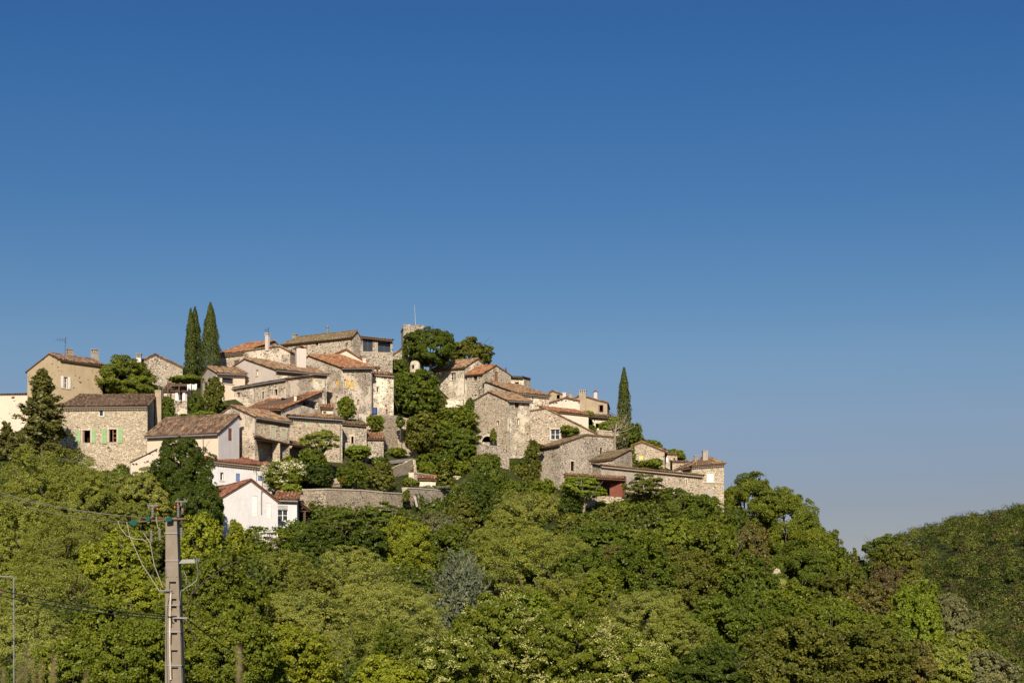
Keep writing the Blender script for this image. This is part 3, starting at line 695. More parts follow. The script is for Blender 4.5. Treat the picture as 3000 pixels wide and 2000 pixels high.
def trunk_mesh(w, h, under, kind, seed):
    """tapered trunk with limbs; origin at the crown's centre"""
    rg = random.Random(seed); m = MB(); r = max(.05, w * .028)
    top = h * (.30 if kind not in ('conifer', 'cypress') else .42); b = -h / 2 - under
    if kind in ('cypress', 'conifer', 'cedar'):
        m.tube([V(0, 0, b), V(0, 0, 0), V(0, 0, top)], r, 0, 7, .02)
    else:
        lean = V(rg.uniform(-.06, .06) * w, rg.uniform(-.06, .06) * w, 0); f = -h * .28 if kind != 'airy' else -h * .42
        m.tube([V(0, 0, b), V(0, 0, f - h * .1) + lean * .5, V(0, 0, f) + lean], r, 0, 7, r * .75)
        nl = 8 if kind == 'airy' else 6
        for k in range(nl):
            a = 2 * math.pi * (k + rg.random() * .6) / nl; e = V(math.cos(a) * w * rg.uniform(.22, .40), math.sin(a) * w * rg.uniform(.22, .40), rg.uniform(.05, .36) * h)
            s0 = V(0, 0, f - h * rg.uniform(0, .1)) + lean * .8; mid = s0 * .45 + e * .55 + V(rg.uniform(-.05, .05) * w, rg.uniform(-.05, .05) * w, -.02 * h)
            m.tube([s0, mid, e], r * .55, 0, 5, r * .12)
            e2 = e + V(rg.uniform(-.15, .15) * w, rg.uniform(-.15, .15) * w, .1 * h); m.tube([mid, e2], r * .28, 0, 4, r * .08)
    return m
def scatter_blossom(name, kind, w, h, seed, n, size, parent, col, clump=14):
    c, d, *_ = crown_arrays(kind, w, h, max(w, h) * .05, seed); rg = np.random.default_rng(seed + 5)
    ok = np.where((d[:, 1] < .35) | (d[:, 2] > .2))[0]; pick = rg.choice(ok, n)
    cc = np.repeat(c[pick] * 1.05, clump, 0) + rg.normal(size=(n * clump, 3)) * size * [1, 1, .55]
    dd = np.repeat(d[pick] + [0, 0, .5], clump, 0)
    me = quads_mesh(name, leaf_quads(cc, dd, size * .8, .8, rg), rg.uniform(0, 1, n * clump), 'petal')
    o = bpy.data.objects.new(name, me); C.objects.link(o); o.parent = parent; o.color = col + (1,); return o
COL = {'olive': (.228, .252, .042), 'olive2': (.275, .292, .060), 'yellow': (.235, .262, .022), 'bright': (.170, .218, .020), 'green': (.105, .140, .015), 'dark': (0.055, 0.083, 0.013), 'dkol': (.130, .140, .022),
       'deep': (0.073, 0.104, 0.013), 'grey': (0.183, 0.207, 0.110), 'blue': (.150, .175, .105), 'brown': (0.159, 0.140, 0.037), 'cyp': (0.073, 0.091, 0.017), 'con': (0.116, 0.116, 0.029), 'sage': (0.207, 0.207, 0.091), 'mid': (.155, .186, .019)}
TN = 0
def tree(label, kind, px, py, pw, ph, Y, col, name='tree', cat='tree', under=None, trunk=True, blossom=None, ctrl=True, bark='bark', group=None, lean=0):
    global TN; TN += 1
    c = P(px, py, Y); wd, ht = pw / FPX * Y, ph / FPX * Y
    me, w0, h0, tm = crown_mesh(kind, wd, ht, Y, TN)
    if under is None: under = max(.5, ht * .18) if kind != 'shrub' else .1
    s, t = wd / w0, ht / h0
    base = c[2] - ht / 2 - under
    root = thing(name, label, cat, (c[0], c[1] + wd * .25, base), group or {'tree': 'trees among the village houses', 'shrub': 'shrubs in the village gardens', 'vine': 'vines on the village walls', 'ivy': 'ivy mounds', 'bush': 'garden bushes', 'cypress': 'single cypresses'}.get(cat))
    col3 = COL[col] if isinstance(col, str) else col
    cr_ = bpy.data.objects.new('crown' if kind != 'shrub' else 'foliage', me); C.objects.link(cr_); cr_.parent = root
    cr_.location = (0, 0, c[2] - base); cr_.scale = (s, s, t); cr_.rotation_euler = (R(lean), 0, RNG.uniform(0, 6.28)); cr_.color = tuple(col3) + (1,)
    if trunk:
        k2 = (bark,)
        if k2 not in tm:
            tmp = trunk_mesh(w0, h0, h0 * .6, kind, TN); o = tmp.build('trunk', [bark]); tm[k2] = o.data; bpy.data.objects.remove(o)
        o = bpy.data.objects.new('trunk' if kind != 'shrub' else 'stem', tm[k2]); C.objects.link(o); o.parent = root; o.location = cr_.location; o.scale = cr_.scale; o.rotation_euler = (0, 0, cr_.rotation_euler[2])
    if blossom:
        n, size, bc = blossom; b = scatter_blossom('blossom', kind, wd, ht, TN * 7, n, size, root, bc); b.location = (0, 0, c[2] - base)
    if ctrl: CTRL.append((c[0], c[1] + wd * .25, base + .15))
    return root
def free_wall(label, pts, yb, mat, thick=.5, name='stone_wall', cat='wall', cop='coping', ctrl=True, copt=.12):
    """pts: (px, row of the top, Y) along the wall"""
    Pw = [P(*q) for q in pts]; zb = min(zrow(yb, p[1]) for p in Pw); c = sum(Pw) / len(Pw)
    root = thing(name, label, cat, (c[0], c[1], zb), 'stone garden and retaining walls'); m = MB(); k = MB()
    for p, q in zip(Pw, Pw[1:]):
        d = (q - p) * [1, 1, 0]; L = np.linalg.norm(d[:2]); d /= L; n = V(-d[1], d[0], 0) * thick; b = zb - 2.5; nn = max(1, int(L / 1.2))
        for i in range(nn):
            r0, r1 = p + (q - p) * i / nn, p + (q - p) * (i + 1) / nn; j0 = RNG.uniform(-.05, .05) if cop is None else 0
            w0 = lambda a, z: V(a[0], a[1], z)
            m.hexa([w0(r0, b), w0(r1, b), w0(r1 + n, b), w0(r0 + n, b)], [w0(r0, r0[2] + j0), w0(r1, r1[2] + j0), w0(r1 + n, r1[2] + j0), w0(r0 + n, r0[2] + j0)])
            if cop:
                e = n / thick * .06
                k.hexa([r0 - e + V(0, 0, .004), r1 - e + V(0, 0, .004), r1 + n + e + V(0, 0, .004), r0 + n + e + V(0, 0, .004)], [x + V(0, 0, copt + RNG.uniform(-.015, .02)) for x in (r0 - e, r1 - e, r1 + n + e, r0 + n + e)])
    m.build('wall', [mat], root)
    if cop: k.build('coping', [cop], root)
    if ctrl:
        for p, q in zip(Pw, Pw[1:]):
            k_ = max(1, int(np.linalg.norm(q - p) / 1.5))
            for i in range(k_ + 1):
                c_ = p + (q - p) * i / k_; CTRL.extend([(c_[0], c_[1] - .7, zb), (c_[0], c_[1] - 2.4, zb - .3)])
    return root
def slab_roof(root, e0, e1, r1, r0, mat='tile', corn=False, nm='roof'):
    """roof slope through four photo points (px,row,Y): eave left, eave right, ridge right, ridge left"""
    m = MB(); tiles(m, P(*e0), P(*e1), P(*r0), P(*r1), random.Random(RNG.random()))
    captiles(m, P(*r0), P(*r1), RNG); captiles(m, P(*e0), P(*r0), RNG); captiles(m, P(*e1), P(*r1), RNG)
    return m.build(nm, [mat, 'wood'], root)
# ------------------------------------------------------------------ the village
def YM(px, Y):
    g = np.interp(px, [0, 700, 1000, 1300, 1600, 2100, 3000], [1.05, 1.05, 1.14, 1.28, 1.33, 1.40, 1.4]); k = min(1, max(0, (Y - 60) / 60.))
    return Y * (1 + (g - 1) * k)
_house, _tree, _free, _slab = house, tree, free_wall, slab_roof
def house(label, **k):
    k['Y'] = YM(k['x0'] if k.get('near', 1) else k['x1'], k['Y']); k.pop('near', None); return _house(label, **k)
def tree(label, kind, px, py, pw, ph, Y, col, **k): return _tree(label, kind, px, py, pw, ph, YM(px, Y), col, **k)
def free_wall(label, pts, *a, **k): return _free(label, [(x, y, YM(x, Y)) for x, y, Y in pts], *a, **k)
def slab_roof(root, *q, **k): return _slab(root, *[(x, y, YM(x, Y)) for x, y, Y in q], **k)
def PM(px, py, Y): return P(px, py, YM(px, Y))

# far left
r_, f_ = house('flecked beige house with two chimneys and white shutters, highest at far left', Y=168, x0=175, x1=300, yaw=47, xs=80, xr=145, yr=1037, y0=1053, bk=1088, base=1200, wall='beigep', corn=0, roof='tiled',
    holes=[('f', 'open', (178, 1104, 206, 1137), dict(surr=False))], ch=[(194, 214, 1022, 1056, dict(Y=182)), (267, 289, 1023, 1060, dict(Y=184, mat='grey'))])
aerial(r_, 191, 990, 1050, 181, -30)
house('grey stone gable end with a white chimney, left of the tall cypresses', Y=182, x0=388, x1=535, yaw=0, mode='g', xr=455, yr=1041, y0=1071, y1=1078, D=8, base=1150, wall='rubg', corn=0, roof='tiled', ov=.15,
    ch=[(400, 414, 1036, 1068, dict(mat='white', Y=190))])
house('white wall building with dark stone flecks behind the dark conifer', x0=-120, x1=208, Y=172, yaw=4, y0=1159, y1=1155, D=6, r=1, yr=1156, base=1310, wall='creamp', corn=0, roof='tiled', ov=.05, rake=.05,
    holes=[('f', 'win', (10, 1250, 21, 1278), dict(col='bwood'))])
house('low white gable with terracotta chimney pot behind the limestone house', x0=221, x1=336, Y=174, yaw=0, mode='g', xr=252, yr=1140, y0=1144, y1=1158, D=4, base=1185, wall='white', corn=0, roof='bricky', ov=.05, rake=.03,
    ch=[(226, 251, 1120, 1150, dict(style='pot', mat='white2', Y=182))])
house('small grey stone house with white shutters under the vine pergola', x0=480, x1=548, Y=168, yaw=2, y0=1144, D=4, r=1, yr=1125, base=1225, wall='mixd', roof='tiled', corn=0,
    holes=[('f', 'open', (514, 1147, 543, 1173), dict(surr=False))])
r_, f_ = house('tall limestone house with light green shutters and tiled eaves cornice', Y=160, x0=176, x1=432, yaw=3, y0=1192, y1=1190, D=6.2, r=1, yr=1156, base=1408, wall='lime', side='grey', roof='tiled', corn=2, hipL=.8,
    holes=[('f', 'casement', (242, 1260, 265, 1296), dict(col='one')), ('f', 'casement', (319, 1257, 342, 1295), dict(col='half')), ('f', 'win', (290, 1199, 303, 1219), dict(dp=.12)),
           ('f', 'sh', (224, 1260, 236, 1300), dict(col='gshut')), ('f', 'sh', (268.5, 1259, 281, 1297), dict(col='gshut')), ('f', 'sh', (299, 1255, 313.5, 1299), dict(col='gshut')), ('f', 'sh', (345, 1253, 360, 1297), dict(col='gshut'))])
chimney(r_, 457, 475, 1144, 1270, 173, 0, 'beige', 'flat', .9)
mb = MB(); a = P(464, 1144, 173); mb.tube([a, a + V(0, 0, 1.0)], .02); mb.tube([a + V(.1, 0, .35), a + V(.45, 0, .5), a + V(.45, 0, -.9)], .03); mb.build('mast', ['zinc'], r_)
# cream long house and white houses
r_, f_ = house('cream house with long brown tiled roof and one brown shutter on its white gable', Y=155, x0=431, x1=640, yaw=-26, y0=1276, y1=1267, xs=701, xr=697, yr=1217, base=1350, wall='cream', side='white', roof='tiled', corn=0, gut=True,
    holes=[('r', 'shut', (669, 1254, 680, 1291), dict(col='brshut', surr=False)), ('f', 'shut', (494, 1277, 511, 1296), dict(col='bwood', surr=False))], pipes=[('f', 597, 1270, 1345)])
free_wall('low white wall with sloping coping left of the round dark tree', [(383, 1355, 150), (461, 1317, 151)], 1395, 'creamp', .4, cop='tiled')
r_, f_ = house('large white house with red-brown roof, two chimneys and blue shutters', name='white_house', Y=150, x0=588, x1=803, yaw=28, y0=1347, y1=1370, D=7, r=1, yr=1309, base=1450, wall='white', roof='tilen', corn=2,
    holes=[('f', 'win', (645.5, 1383, 655, 1407), dict(surr=False, dp=.3)), ('f', 'shut', (691, 1386, 703, 1410), dict(col='bshut', surr=False)), ('f', 'shut', (756, 1392, 768, 1408), dict(col='bshut', surr=False))],
    ch=[(607, 622, 1298, 1342, dict(style='band', mat='grey', Y=160)), (657, 672, 1295, 1330, dict(style='pot', mat='grey', Y=164))], pipes=[('f', 768, 1396, 1440)])
aerial(r_, 752, 1376, 1420, 154, -12, 3)
r_, f_ = house('white gabled house with tall white louvred shutters, lowest of the white houses', name='white_house', Y=140, x0=652, x1=814, yaw=28, mode='g', xr=734, yr=1408, y0=1457, y1=1471, D=8, base=1590, wall='white', roof='tilen', corn=0, ov=.15,
    holes=[('f', 'shut', (738, 1452, 754, 1511), dict(col='wshut', surr=False)), ('f', 'shut', (781, 1474, 795, 1516), dict(col='wshut', surr=False))], pipes=[('f', 765, 1436, 1505)])
r_, f_ = house('low white wing with a roller-shuttered window beside the open porch', name='house_wing', Y=141, x0=806, x1=870, yaw=4, y0=1464, y1=1466, D=5, r=1, yr=1443, base=1545, wall='white', roof='tiler', corn=1, gut=True,
    holes=[('f', 'win', (812, 1493, 843, 1525), dict(surr=False)), ('f', 'shut', (812, 1480, 843, 1493), dict(col='zinc', surr=False))])
pr = thing('porch', 'open timber porch with tiled roof at the right end of the white wing', 'porch', PM(890, 1545, 141)); CTRL.append(tuple(PM(890, 1546, 140)))
mb = MB(); a, b = PM(892, 1530, 140), PM(892, 1495, 140); mb.tube([a, b], .11, 0, 4); a, b = PM(872, 1497, 140), PM(908, 1498, 140); mb.tube([a, b], .08, 0, 4)
for q0, q1 in (((871, 1468), (908, 1497)), ((880, 1492), (895, 1482))): mb.tube([PM(*q0, 140), PM(*q1, 140)], .07, 0, 4)
mb.build('timber_frame', ['wood'], pr)
slab_roof(pr, (909, 1497, 139.8), (912, 1494, 145), (874, 1465, 145), (870, 1467, 139.8), mat='tiler')
mb = MB(); q = [PM(870, 1530, 145), PM(912, 1530, 145), PM(912, 1490, 145), PM(870, 1465, 145)]; mb.poly(q); mb.build('back_wall', ['wood'], pr)
free_wall('low white terrace wall under the porch', [(866, 1531, 139.5), (903, 1531, 139.5)], 1550, 'white', .25, cop=None)
br = thing('lean_to', 'dark low lean-to roof over blue tarpaulins right of the porch', 'lean-to', PM(930, 1540, 143))
slab_roof(br, (896, 1509, 141), (938, 1510, 141), (938, 1500, 145), (896, 1499, 145), mat='tiled')
mb = MB(); mb.box(PM(896, 1515, 145)[:2], (1, 0), (0, -1), 0, 1.3, PM(896, 1540, 145)[2] - .5, PM(896, 1505, 145)[2], 0, .2); mb.build('back_wall', ['dark'], br)
o = MB(); o.hexa([PM(899, 1522, 142), PM(920, 1522, 142), PM(920, 1522, 144), PM(899, 1522, 144)], [PM(899, 1514, 142), PM(919, 1512, 142), PM(920, 1513, 144), PM(899, 1513, 144)]); tag(o.build('tarpaulin', ['blue']), 'blue tarpaulin bundle under the dark lean-to roof', 'tarpaulin')

# stone houses, centre low
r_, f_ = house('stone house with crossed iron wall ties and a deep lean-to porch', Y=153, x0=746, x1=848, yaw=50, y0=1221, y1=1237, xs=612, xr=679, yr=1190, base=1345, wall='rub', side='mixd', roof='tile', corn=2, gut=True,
    holes=[('f', 'shut', (794, 1249, 806, 1281), dict(col='pgshut')), ('f', 'shut', (825, 1257, 837, 1286), dict(col='pgshut')), ('f', 'shut', (754, 1315, 764, 1336), dict(col='pgshut', surr=False))], pipes=[('f', 747, 1222, 1330)])
for cx, cy in ((758, 1232), (816, 1239)):
    s = f_['f'].s_at(cx); p = f_['f'].pt(s, 0); z = zrow(cy, p[1]); m = MB()
    for sg in (-1, 1): m.tube([f_['f'].pt(s - .28, z - .22 * sg, .06), f_['f'].pt(s, z - .03 * sg, .06), f_['f'].pt(s + .28, z + .22 * sg, .06)], .03, 0, 5)
    m.build('wall_tie', ['iron'], r_)
lt = thing('lean_to', 'tiled lean-to roof on stone piers along the wall-tied stone house', 'lean-to', PM(830, 1335, 150))
slab_roof(lt, (744, 1284, 149.2), (914, 1312, 153.5), (900, 1300, 157.5), (752, 1279, 152.5))
for px, yy, Yy in ((812, 1300, 151.6), (905, 1312, 153.5)):
    m = MB(); p = PM(px, 1350, Yy); m.box(p[:2], (1, 0), (0, -1), -.35, .35, p[2] - 1, zrow(yy, p[1]), 0, .6); m.build('pier', ['rub'], lt)
r_, f_ = house('long stone house with faded green shutters and grey gutter, above the umbrella-shaped tree', Y=157, x0=845, x1=1003, yaw=22, y0=1219, y1=1230, xs=785, xr=786, yr=1197, base=1345, wall='rub', side='cream', roof='tile', corn=2, gut=True,
    holes=[('f', 'shut', (892, 1230, 903, 1245), dict(col='pgshut', surr=False)), ('f', 'shut', (942, 1233, 952, 1251), dict(col='pgshut', surr=False))], pipes=[('f', 996, 1234, 1345)])
house('small grey stone house with a mossy sloping roof right of the long gutter house', Y=155, x0=1000, x1=1074, yaw=15, y0=1242, y1=1248, D=5, r=1, yr=1227, base=1335, wall='rubg', roof='tilem', corn=0,
    holes=[('f', 'dark', (1030, 1246, 1040, 1252)), ('f', 'dark', (1029, 1278, 1036, 1298))])
house('low stone shed with red tiled lean-to roof against the tall ruined wall', name='shed', cat='shed', Y=152, x0=1073, x1=1124, yaw=12, y0=1284, y1=1285, D=2.2, r=1, yr=1270, base=1350, wall='rubg', roof='tiler', corn=0)
house('small upper shed with a short tiled roof behind the red lean-to roof', name='shed', cat='shed', Y=155.5, x0=1071, x1=1112, yaw=8, y0=1271, D=2, r=1, yr=1261, base=1290, wall='rubg', roof='tile', corn=0)
free_wall('tall ruined stone wall between the sheds and the large dark trees', [(1118, 1214, 156.5), (1165, 1217, 155.5), (1207, 1226, 153.5), (1222, 1262, 152.5)], 1322, 'rub', 1.2, cop=None)
free_wall('long stone retaining wall with pale coping right of the white house', [(812, 1441, 146), (880, 1436, 144), (955, 1434, 143), (1060, 1437, 142), (1120, 1443, 141), (1180, 1447, 141)], 1500, 'rub', .6, name='retaining_wall')
free_wall('shorter retaining wall with a white drain chute below the hedge', [(1192, 1430, 141.5), (1262, 1434, 141), (1320, 1440, 141), (1361, 1449, 141)], 1490, 'rubg', .6, name='retaining_wall')
m = MB(); m.hexa([PM(1219, 1484, 138.5), PM(1225, 1484, 138.5), PM(1225, 1484, 139.5), PM(1219, 1484, 139.5)], [PM(1211, 1452, 140.5), PM(1218, 1452, 140.5), PM(1218, 1452, 141.2), PM(1211, 1452, 141.2)])
tag(m.build('drain_chute', ['coping']), 'white drain chute leaning on the retaining wall', 'drain')
free_wall('low pale garden wall at the foot of the driveway', [(1212, 1386, 146), (1271, 1393, 146)], 1415, 'creamp', .6, name='garden_wall')
free_wall('short pale garden wall right of the young conifer', [(1333, 1396, 146), (1362, 1400, 146)], 1420, 'creamp', .6, name='garden_wall')
house('tiny terracotta-roofed outhouse behind the lavender bed', name='outhouse', cat='shed', Y=144, x0=1229, x1=1276, yaw=5, y0=1403, D=1.5, r=1, yr=1394, base=1425, wall='mixp', roof='tiler', corn=0)
free_wall('triangular parapet wall of the driveway behind the green mesh fence', [(1126, 1382, 148), (1165, 1365, 149), (1209, 1345, 150), (1214, 1385, 148)], 1392, 'rub', .3, name='parapet', cop=None)
m = MB(); m.hexa([PM(1130, 1352, 152) - V(0, 0, .3), PM(1212, 1342, 151) - V(0, 0, .3), PM(1216, 1334, 158) - V(0, 0, .3), PM(1160, 1336, 158) - V(0, 0, .3)], [PM(1130, 1352, 152), PM(1212, 1342, 151), PM(1216, 1333, 158), PM(1160, 1334, 158)])
for a_ in np.linspace(0, 1, 5):
    for b_ in np.linspace(0, 1, 4):
        q_ = (PM(1130, 1352, 152) * (1 - a_) + PM(1212, 1342, 151) * a_) * (1 - b_) + (PM(1160, 1334, 158) * (1 - a_) + PM(1216, 1333, 158) * a_) * b_; CTRL.append((q_[0], q_[1], q_[2] - .5))
tag(m.build('road', ['asph']), 'pale driveway climbing behind the parapet', 'road', kind='structure')
# shed with open front and firewood
sh = thing('open_shed', 'open-fronted shed with a steep red roof and stacked firewood', 'shed', PM(880, 1215, 160))
slab_roof(sh, (730, 1195, 161), (822, 1200, 157), (948, 1146, 159), (806, 1163, 167), mat='tiler')
a, b = PM(823, 1203, 157.3), PM(944, 1203, 159.3); d = (b - a) * [1, 1, 0]; L = np.linalg.norm(d); d /= L; n = V(d[1], -d[0], 0)
F_ = Face(a[:2], d[:2], n[:2], L); F_.prof = [(0, zrow(1201, a[1])), (L, zrow(1149, b[1]))]; zb = a[2] - 1.5
s0, s1 = F_.s_at(869), F_.s_at(930); m = MB()
yb_ = b[1]; F_.holes.append((s0, s1, zrow(1203, yb_), zrow(1181, yb_), .3)); F_.mesh(m, zb, 0); m.build('wall', ['mixp'], sh)
m = MB(); m.poly([F_.pt(s0 - .3, zb, -1.6), F_.pt(s1 + .3, zb, -1.6), F_.pt(s1 + .3, zrow(1178, yb_), -1.6), F_.pt(s0 - .3, zrow(1184, yb_), -1.6)]); m.build('back_wall', ['dark'], sh)
fw = MB(); rg = random.Random(3)
for i in range(11):
    for j in range(4 if i % 4 else 3):
        p = F_.pt(s0 + .12 + i * .17 + rg.uniform(-.03, .03), zrow(1203, yb_) + .07 + j * .12, -.35); fw.tube([p, p + V(-n[0], -n[1], 0) * .5], .07, 0, 6)
tag(fw.build('firewood', ['bwood']), 'pile of cut firewood inside the open-fronted shed', 'firewood', kind='stuff')
# middle tier
house('long grey stone house with small dark windows and a thin rising roof edge', Y=174, x0=660, x1=838, yaw=-38, y0=1142, y1=1112, D=4, r=1, yr=1102, base=1205, wall='mixd', roof='tiled', corn=0, gut=True, ov=.2,
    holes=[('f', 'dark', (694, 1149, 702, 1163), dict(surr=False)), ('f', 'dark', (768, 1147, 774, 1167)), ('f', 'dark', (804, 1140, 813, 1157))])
r_, f_ = house('house with white gable and broad brown tiled roof in the middle of the village', Y=166, x0=807, x1=957, yaw=42, y0=1084, y1=1097, xs=679, xr=717, yr=1052, bk=1077, base=1190, wall='mixp', side={'l': 'white2', 'r': 'rub'}, roof='tile', corn=2, gut=True,
    holes=[('l', 'win', (751, 1083, 757, 1100), dict(surr=True)), ('f', 'shut', (912, 1106, 922, 1121), dict(col='ypanel', surr=False)), ('f', 'shut', (912, 1137, 922, 1149), dict(col='pgshut', surr=False)), ('f', 'dark', (858, 1130, 868, 1136), dict(surr=False))], pipes=[('f', 951, 1102, 1180)])
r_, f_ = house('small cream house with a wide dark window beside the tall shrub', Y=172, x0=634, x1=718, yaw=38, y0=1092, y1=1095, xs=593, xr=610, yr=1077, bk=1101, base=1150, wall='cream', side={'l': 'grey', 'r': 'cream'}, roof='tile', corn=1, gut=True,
    holes=[('f', 'win', (651, 1107, 684, 1123), dict(col='iron', surr=False))])
r_, f_ = house('house with an orange tiled roof and banded white chimney right of the cypresses', Y=184, x0=640, x1=714, yaw=-30, y0=1038, y1=1031, xs=817, xr=804, yr=1000, bk=1015, base=1085, wall='rub', side='rubg', roof='tiler', corn=2,
    holes=[('f', 'shut', (686, 1054, 701, 1070), dict(col='wood', surr=False))], ch=[(777, 790, 976, 1006, dict(style='band', mat='white2', Y=186))])
aerial(r_, 786, 961, 978, 186, -14, 3)
house('mottled grey gable wall with pale coping in front of the orange roofed house', Y=177, x0=714, x1=850, yaw=-12, mode='g', xr=820, yr=1017, y0=1031, y1=1033, D=3.5, base=1075, wall='mixd', roof='tile', corn=0, ov=.05, rake=.02)
r_, f_ = house('long stone house on the summit with a lichen-brown roof and steel flue', Y=191, x0=828, x1=1034, yaw=-33, y0=1007, y1=984, xs=1056, xr=1045, yr=971, base=1085, wall='rubd', side='rubg', roof='tilem', corn=2, hipL=2.2,
    holes=[('f', 'dark', (924, 1004, 933, 1011))], ch=[(857, 872, 979, 1000, dict(mat='grey', Y=213))])
p = P(959, 985, 206); m = MB(); m.tube([p, P(959, 954, 206)], .13, 0, 8); m.tube([P(959, 960, 206), P(959, 957, 206)], .2, 0, 8); m.build('flue', ['metal'], r_)
house('stone extension with large dark panoramic windows below the summit roof', Y=179, x0=1034, x1=1150, yaw=6, y0=986, y1=999, D=6, r=1, yr=984, base=1095, wall='rubg', roof='tiled', corn=0, ov=.5,
    holes=[('f', 'win', (1063, 995, 1092, 1030), dict(col='iron', surr=False, dp=.12)), ('f', 'win', (1107, 1000, 1144, 1032), dict(col='iron', surr=False, dp=.5))])
house('cream triangular gable rising behind the red roof, below the panoramic windows', Y=178, x0=930, x1=1066, yaw=6, mode='g', xr=1014, yr=1026, y0=1062, y1=1058, D=5, base=1095, wall='cream', roof='tiler', corn=0, ov=.12)
r_, f_ = house('tall mottled stone house with yellow shutters and a red tiled roof', Y=163, x0=1000, x1=1090, yaw=40, y0=1078, y1=1077, xs=890, xr=905, yr=1043, base=1222, wall='mixd', roof='tiler', corn=1, gut=True, side={'l': 'mixd', 'r': 'mixd'},
    holes=[('f', 'win', (1008, 1111, 1014, 1135)), ('f', 'sh', (1014.5, 1110, 1021, 1136), dict(col='yshut')), ('f', 'open', (1025, 1115, 1036, 1139), dict(name='yshut', surr=False)), ('l', 'shut', (985, 1113, 992, 1131), dict(col='yshut', surr=False)),
           ('l', 'win', (984, 1160, 990, 1177)), ('f', 'dark', (1047, 1170, 1053, 1186))], pipes=[('f', 1086, 1079, 1213)])
chimney(r_, 863, 898, 1014, 1080, YM(880, 168), 20, 'white2', 'gable', 1.1)
chimney(r_, 1063, 1073, 1050, 1070, YM(1068, 168), 0, 'cream', 'flat', .5)
house('pale stone house with an arched blue door and red wall hatch beside the big tree', Y=161, x0=1089, x1=1153, yaw=12, y0=1096, y1=1101, D=6, r=1, yr=1087, base=1222, wall='mixp', roof='tile', corn=1,
    holes=[('f', 'win', (1103, 1133, 1110, 1149)), ('f', 'door', (1091, 1193, 1104, 1213), dict(col='bluedoor')), ('f', 'shut', (1128, 1184, 1133, 1191), dict(col='rshut', surr=False)), ('f', 'door', (1130, 1198, 1136, 1213), dict(col='brshut', surr=False))])
house('low cream loggia with blue window panes between roofs beside the tall shuttered house', Y=169, x0=1088, x1=1114, yaw=10, y0=1080, D=3, r=1, yr=1075, base=1100, wall='cream', roof='tile', corn=0, ov=.1, rake=.02,
    holes=[('f', 'win', (1090, 1083, 1096, 1090), dict(surr=False)), ('f', 'win', (1102, 1083, 1109, 1090), dict(surr=False))])
house('tiny red roofed lean-to at the foot of the tall shuttered house', name='outhouse', cat='shed', Y=158.5, x0=943, x1=975, yaw=8, y0=1195, D=1.4, r=1, yr=1185, base=1222, wall='cream', roof='tiler', corn=0,
    holes=[('f', 'dark', (947, 1205, 956, 1210), dict(surr=False))])
# tower
Yt = YM(1200, 182); tw = thing('tower', 'square medieval stone tower with flat top and lightning rod behind the trees', 'tower', P(1210, 1080, Yt))
u = V(math.cos(R(10)), math.sin(R(10))); v = V(-u[1], u[0]); A = P(1182, 0, Yt)[:2]; ff = Face(A, u, -v, 1); W = ff.s_at(1242); ff.L = W
fl = Face(A, v, -u, W); fr = Face(A + u * W, v, u, W); fb = Face(A + v * W, u, v, W); m = MB(); zt = zrow(953, Yt)
for f in (ff, fl, fr, fb): f.prof = [(0, zt), (W, zt)]; f.mesh(m, zrow(1110, Yt) - 4, 0)
m.poly([ff.pt(0, zt), ff.pt(W, zt), fb.pt(W, zt), fb.pt(0, zt)]); m.build('wall', ['rubg'], tw)
m = MB(); zc = zrow(962, Yt)
m.box(A, u, -v, -.09, W + .09, zc, zc + .16, -W - .09, .09)
for k in range(9): m.box(A, u, -v, W * k / 9, W * k / 9 + .2, zc - .2, zc - .004, 0, .1)
rg = random.Random(5)
for k in range(12):
    a0 = W * k / 12; m.box(A, u, -v, a0, a0 + W / 12 - .004, zt + .003, zt + rg.uniform(.05, .16), -.5, .02)
m.build('parapet', ['rubg'], tw)
m = MB(); m.tube([P(1217.5, 955, Yt + 1), P(1214.6, 893, Yt + 1)], .05, 0, 5, .02); m.build('lightning_rod', ['zinc'], tw)
CTRL.append(tuple(P(1182, 1085, Yt))); CTRL.append(tuple(P(1242, 1085, Yt))); FOOT.append((A, u, v, W, W))
house('low stone chapel gable just left of the tower cypress', name='chapel', cat='chapel', Y=184, x0=1150, x1=1206, yaw=0, mode='g', xr=1178, yr=1023, y0=1042, y1=1042, D=5, base=1070, wall='rubg', roof='tile', corn=0, ov=.1)
hut = thing('stone_hut', 'small rounded cream stone hut among the trees below the tower', 'hut', PM(1216, 1086, 172)); m = MB(); c = PM(1216, 1085, 172); rr = .62
rings = [(0, 1.0), (.5, 1.02), (.75, .95), (.95, .7), (1.02, .3)]; Hh = PM(1216, 1057, 172)[2] - c[2]
for (h0, q0), (h1, q1) in zip(rings, rings[1:]):
    for k in range(14):
        a0, a1 = 6.2832 * k / 14, 6.2832 * (k + 1) / 14; g_ = lambda h, q, a: c + V(math.cos(a) * rr * q, math.sin(a) * rr * q, h * Hh)
        m.poly([g_(h0, q0, a0), g_(h0, q0, a1), g_(h1, q1, a1), g_(h1, q1, a0)])
m.tube([c - V(0, 0, 2), c], rr, 0, 14); m.build('wall', ['mixp'], hut, True)
m = MB(); m.box((c + V(-.35, -rr - .03, 0))[:2], (1, 0), (0, -1), 0, .28, c[2] + .2, c[2] + .6, -.2, 0.02); m.build('opening', ['dark'], hut)
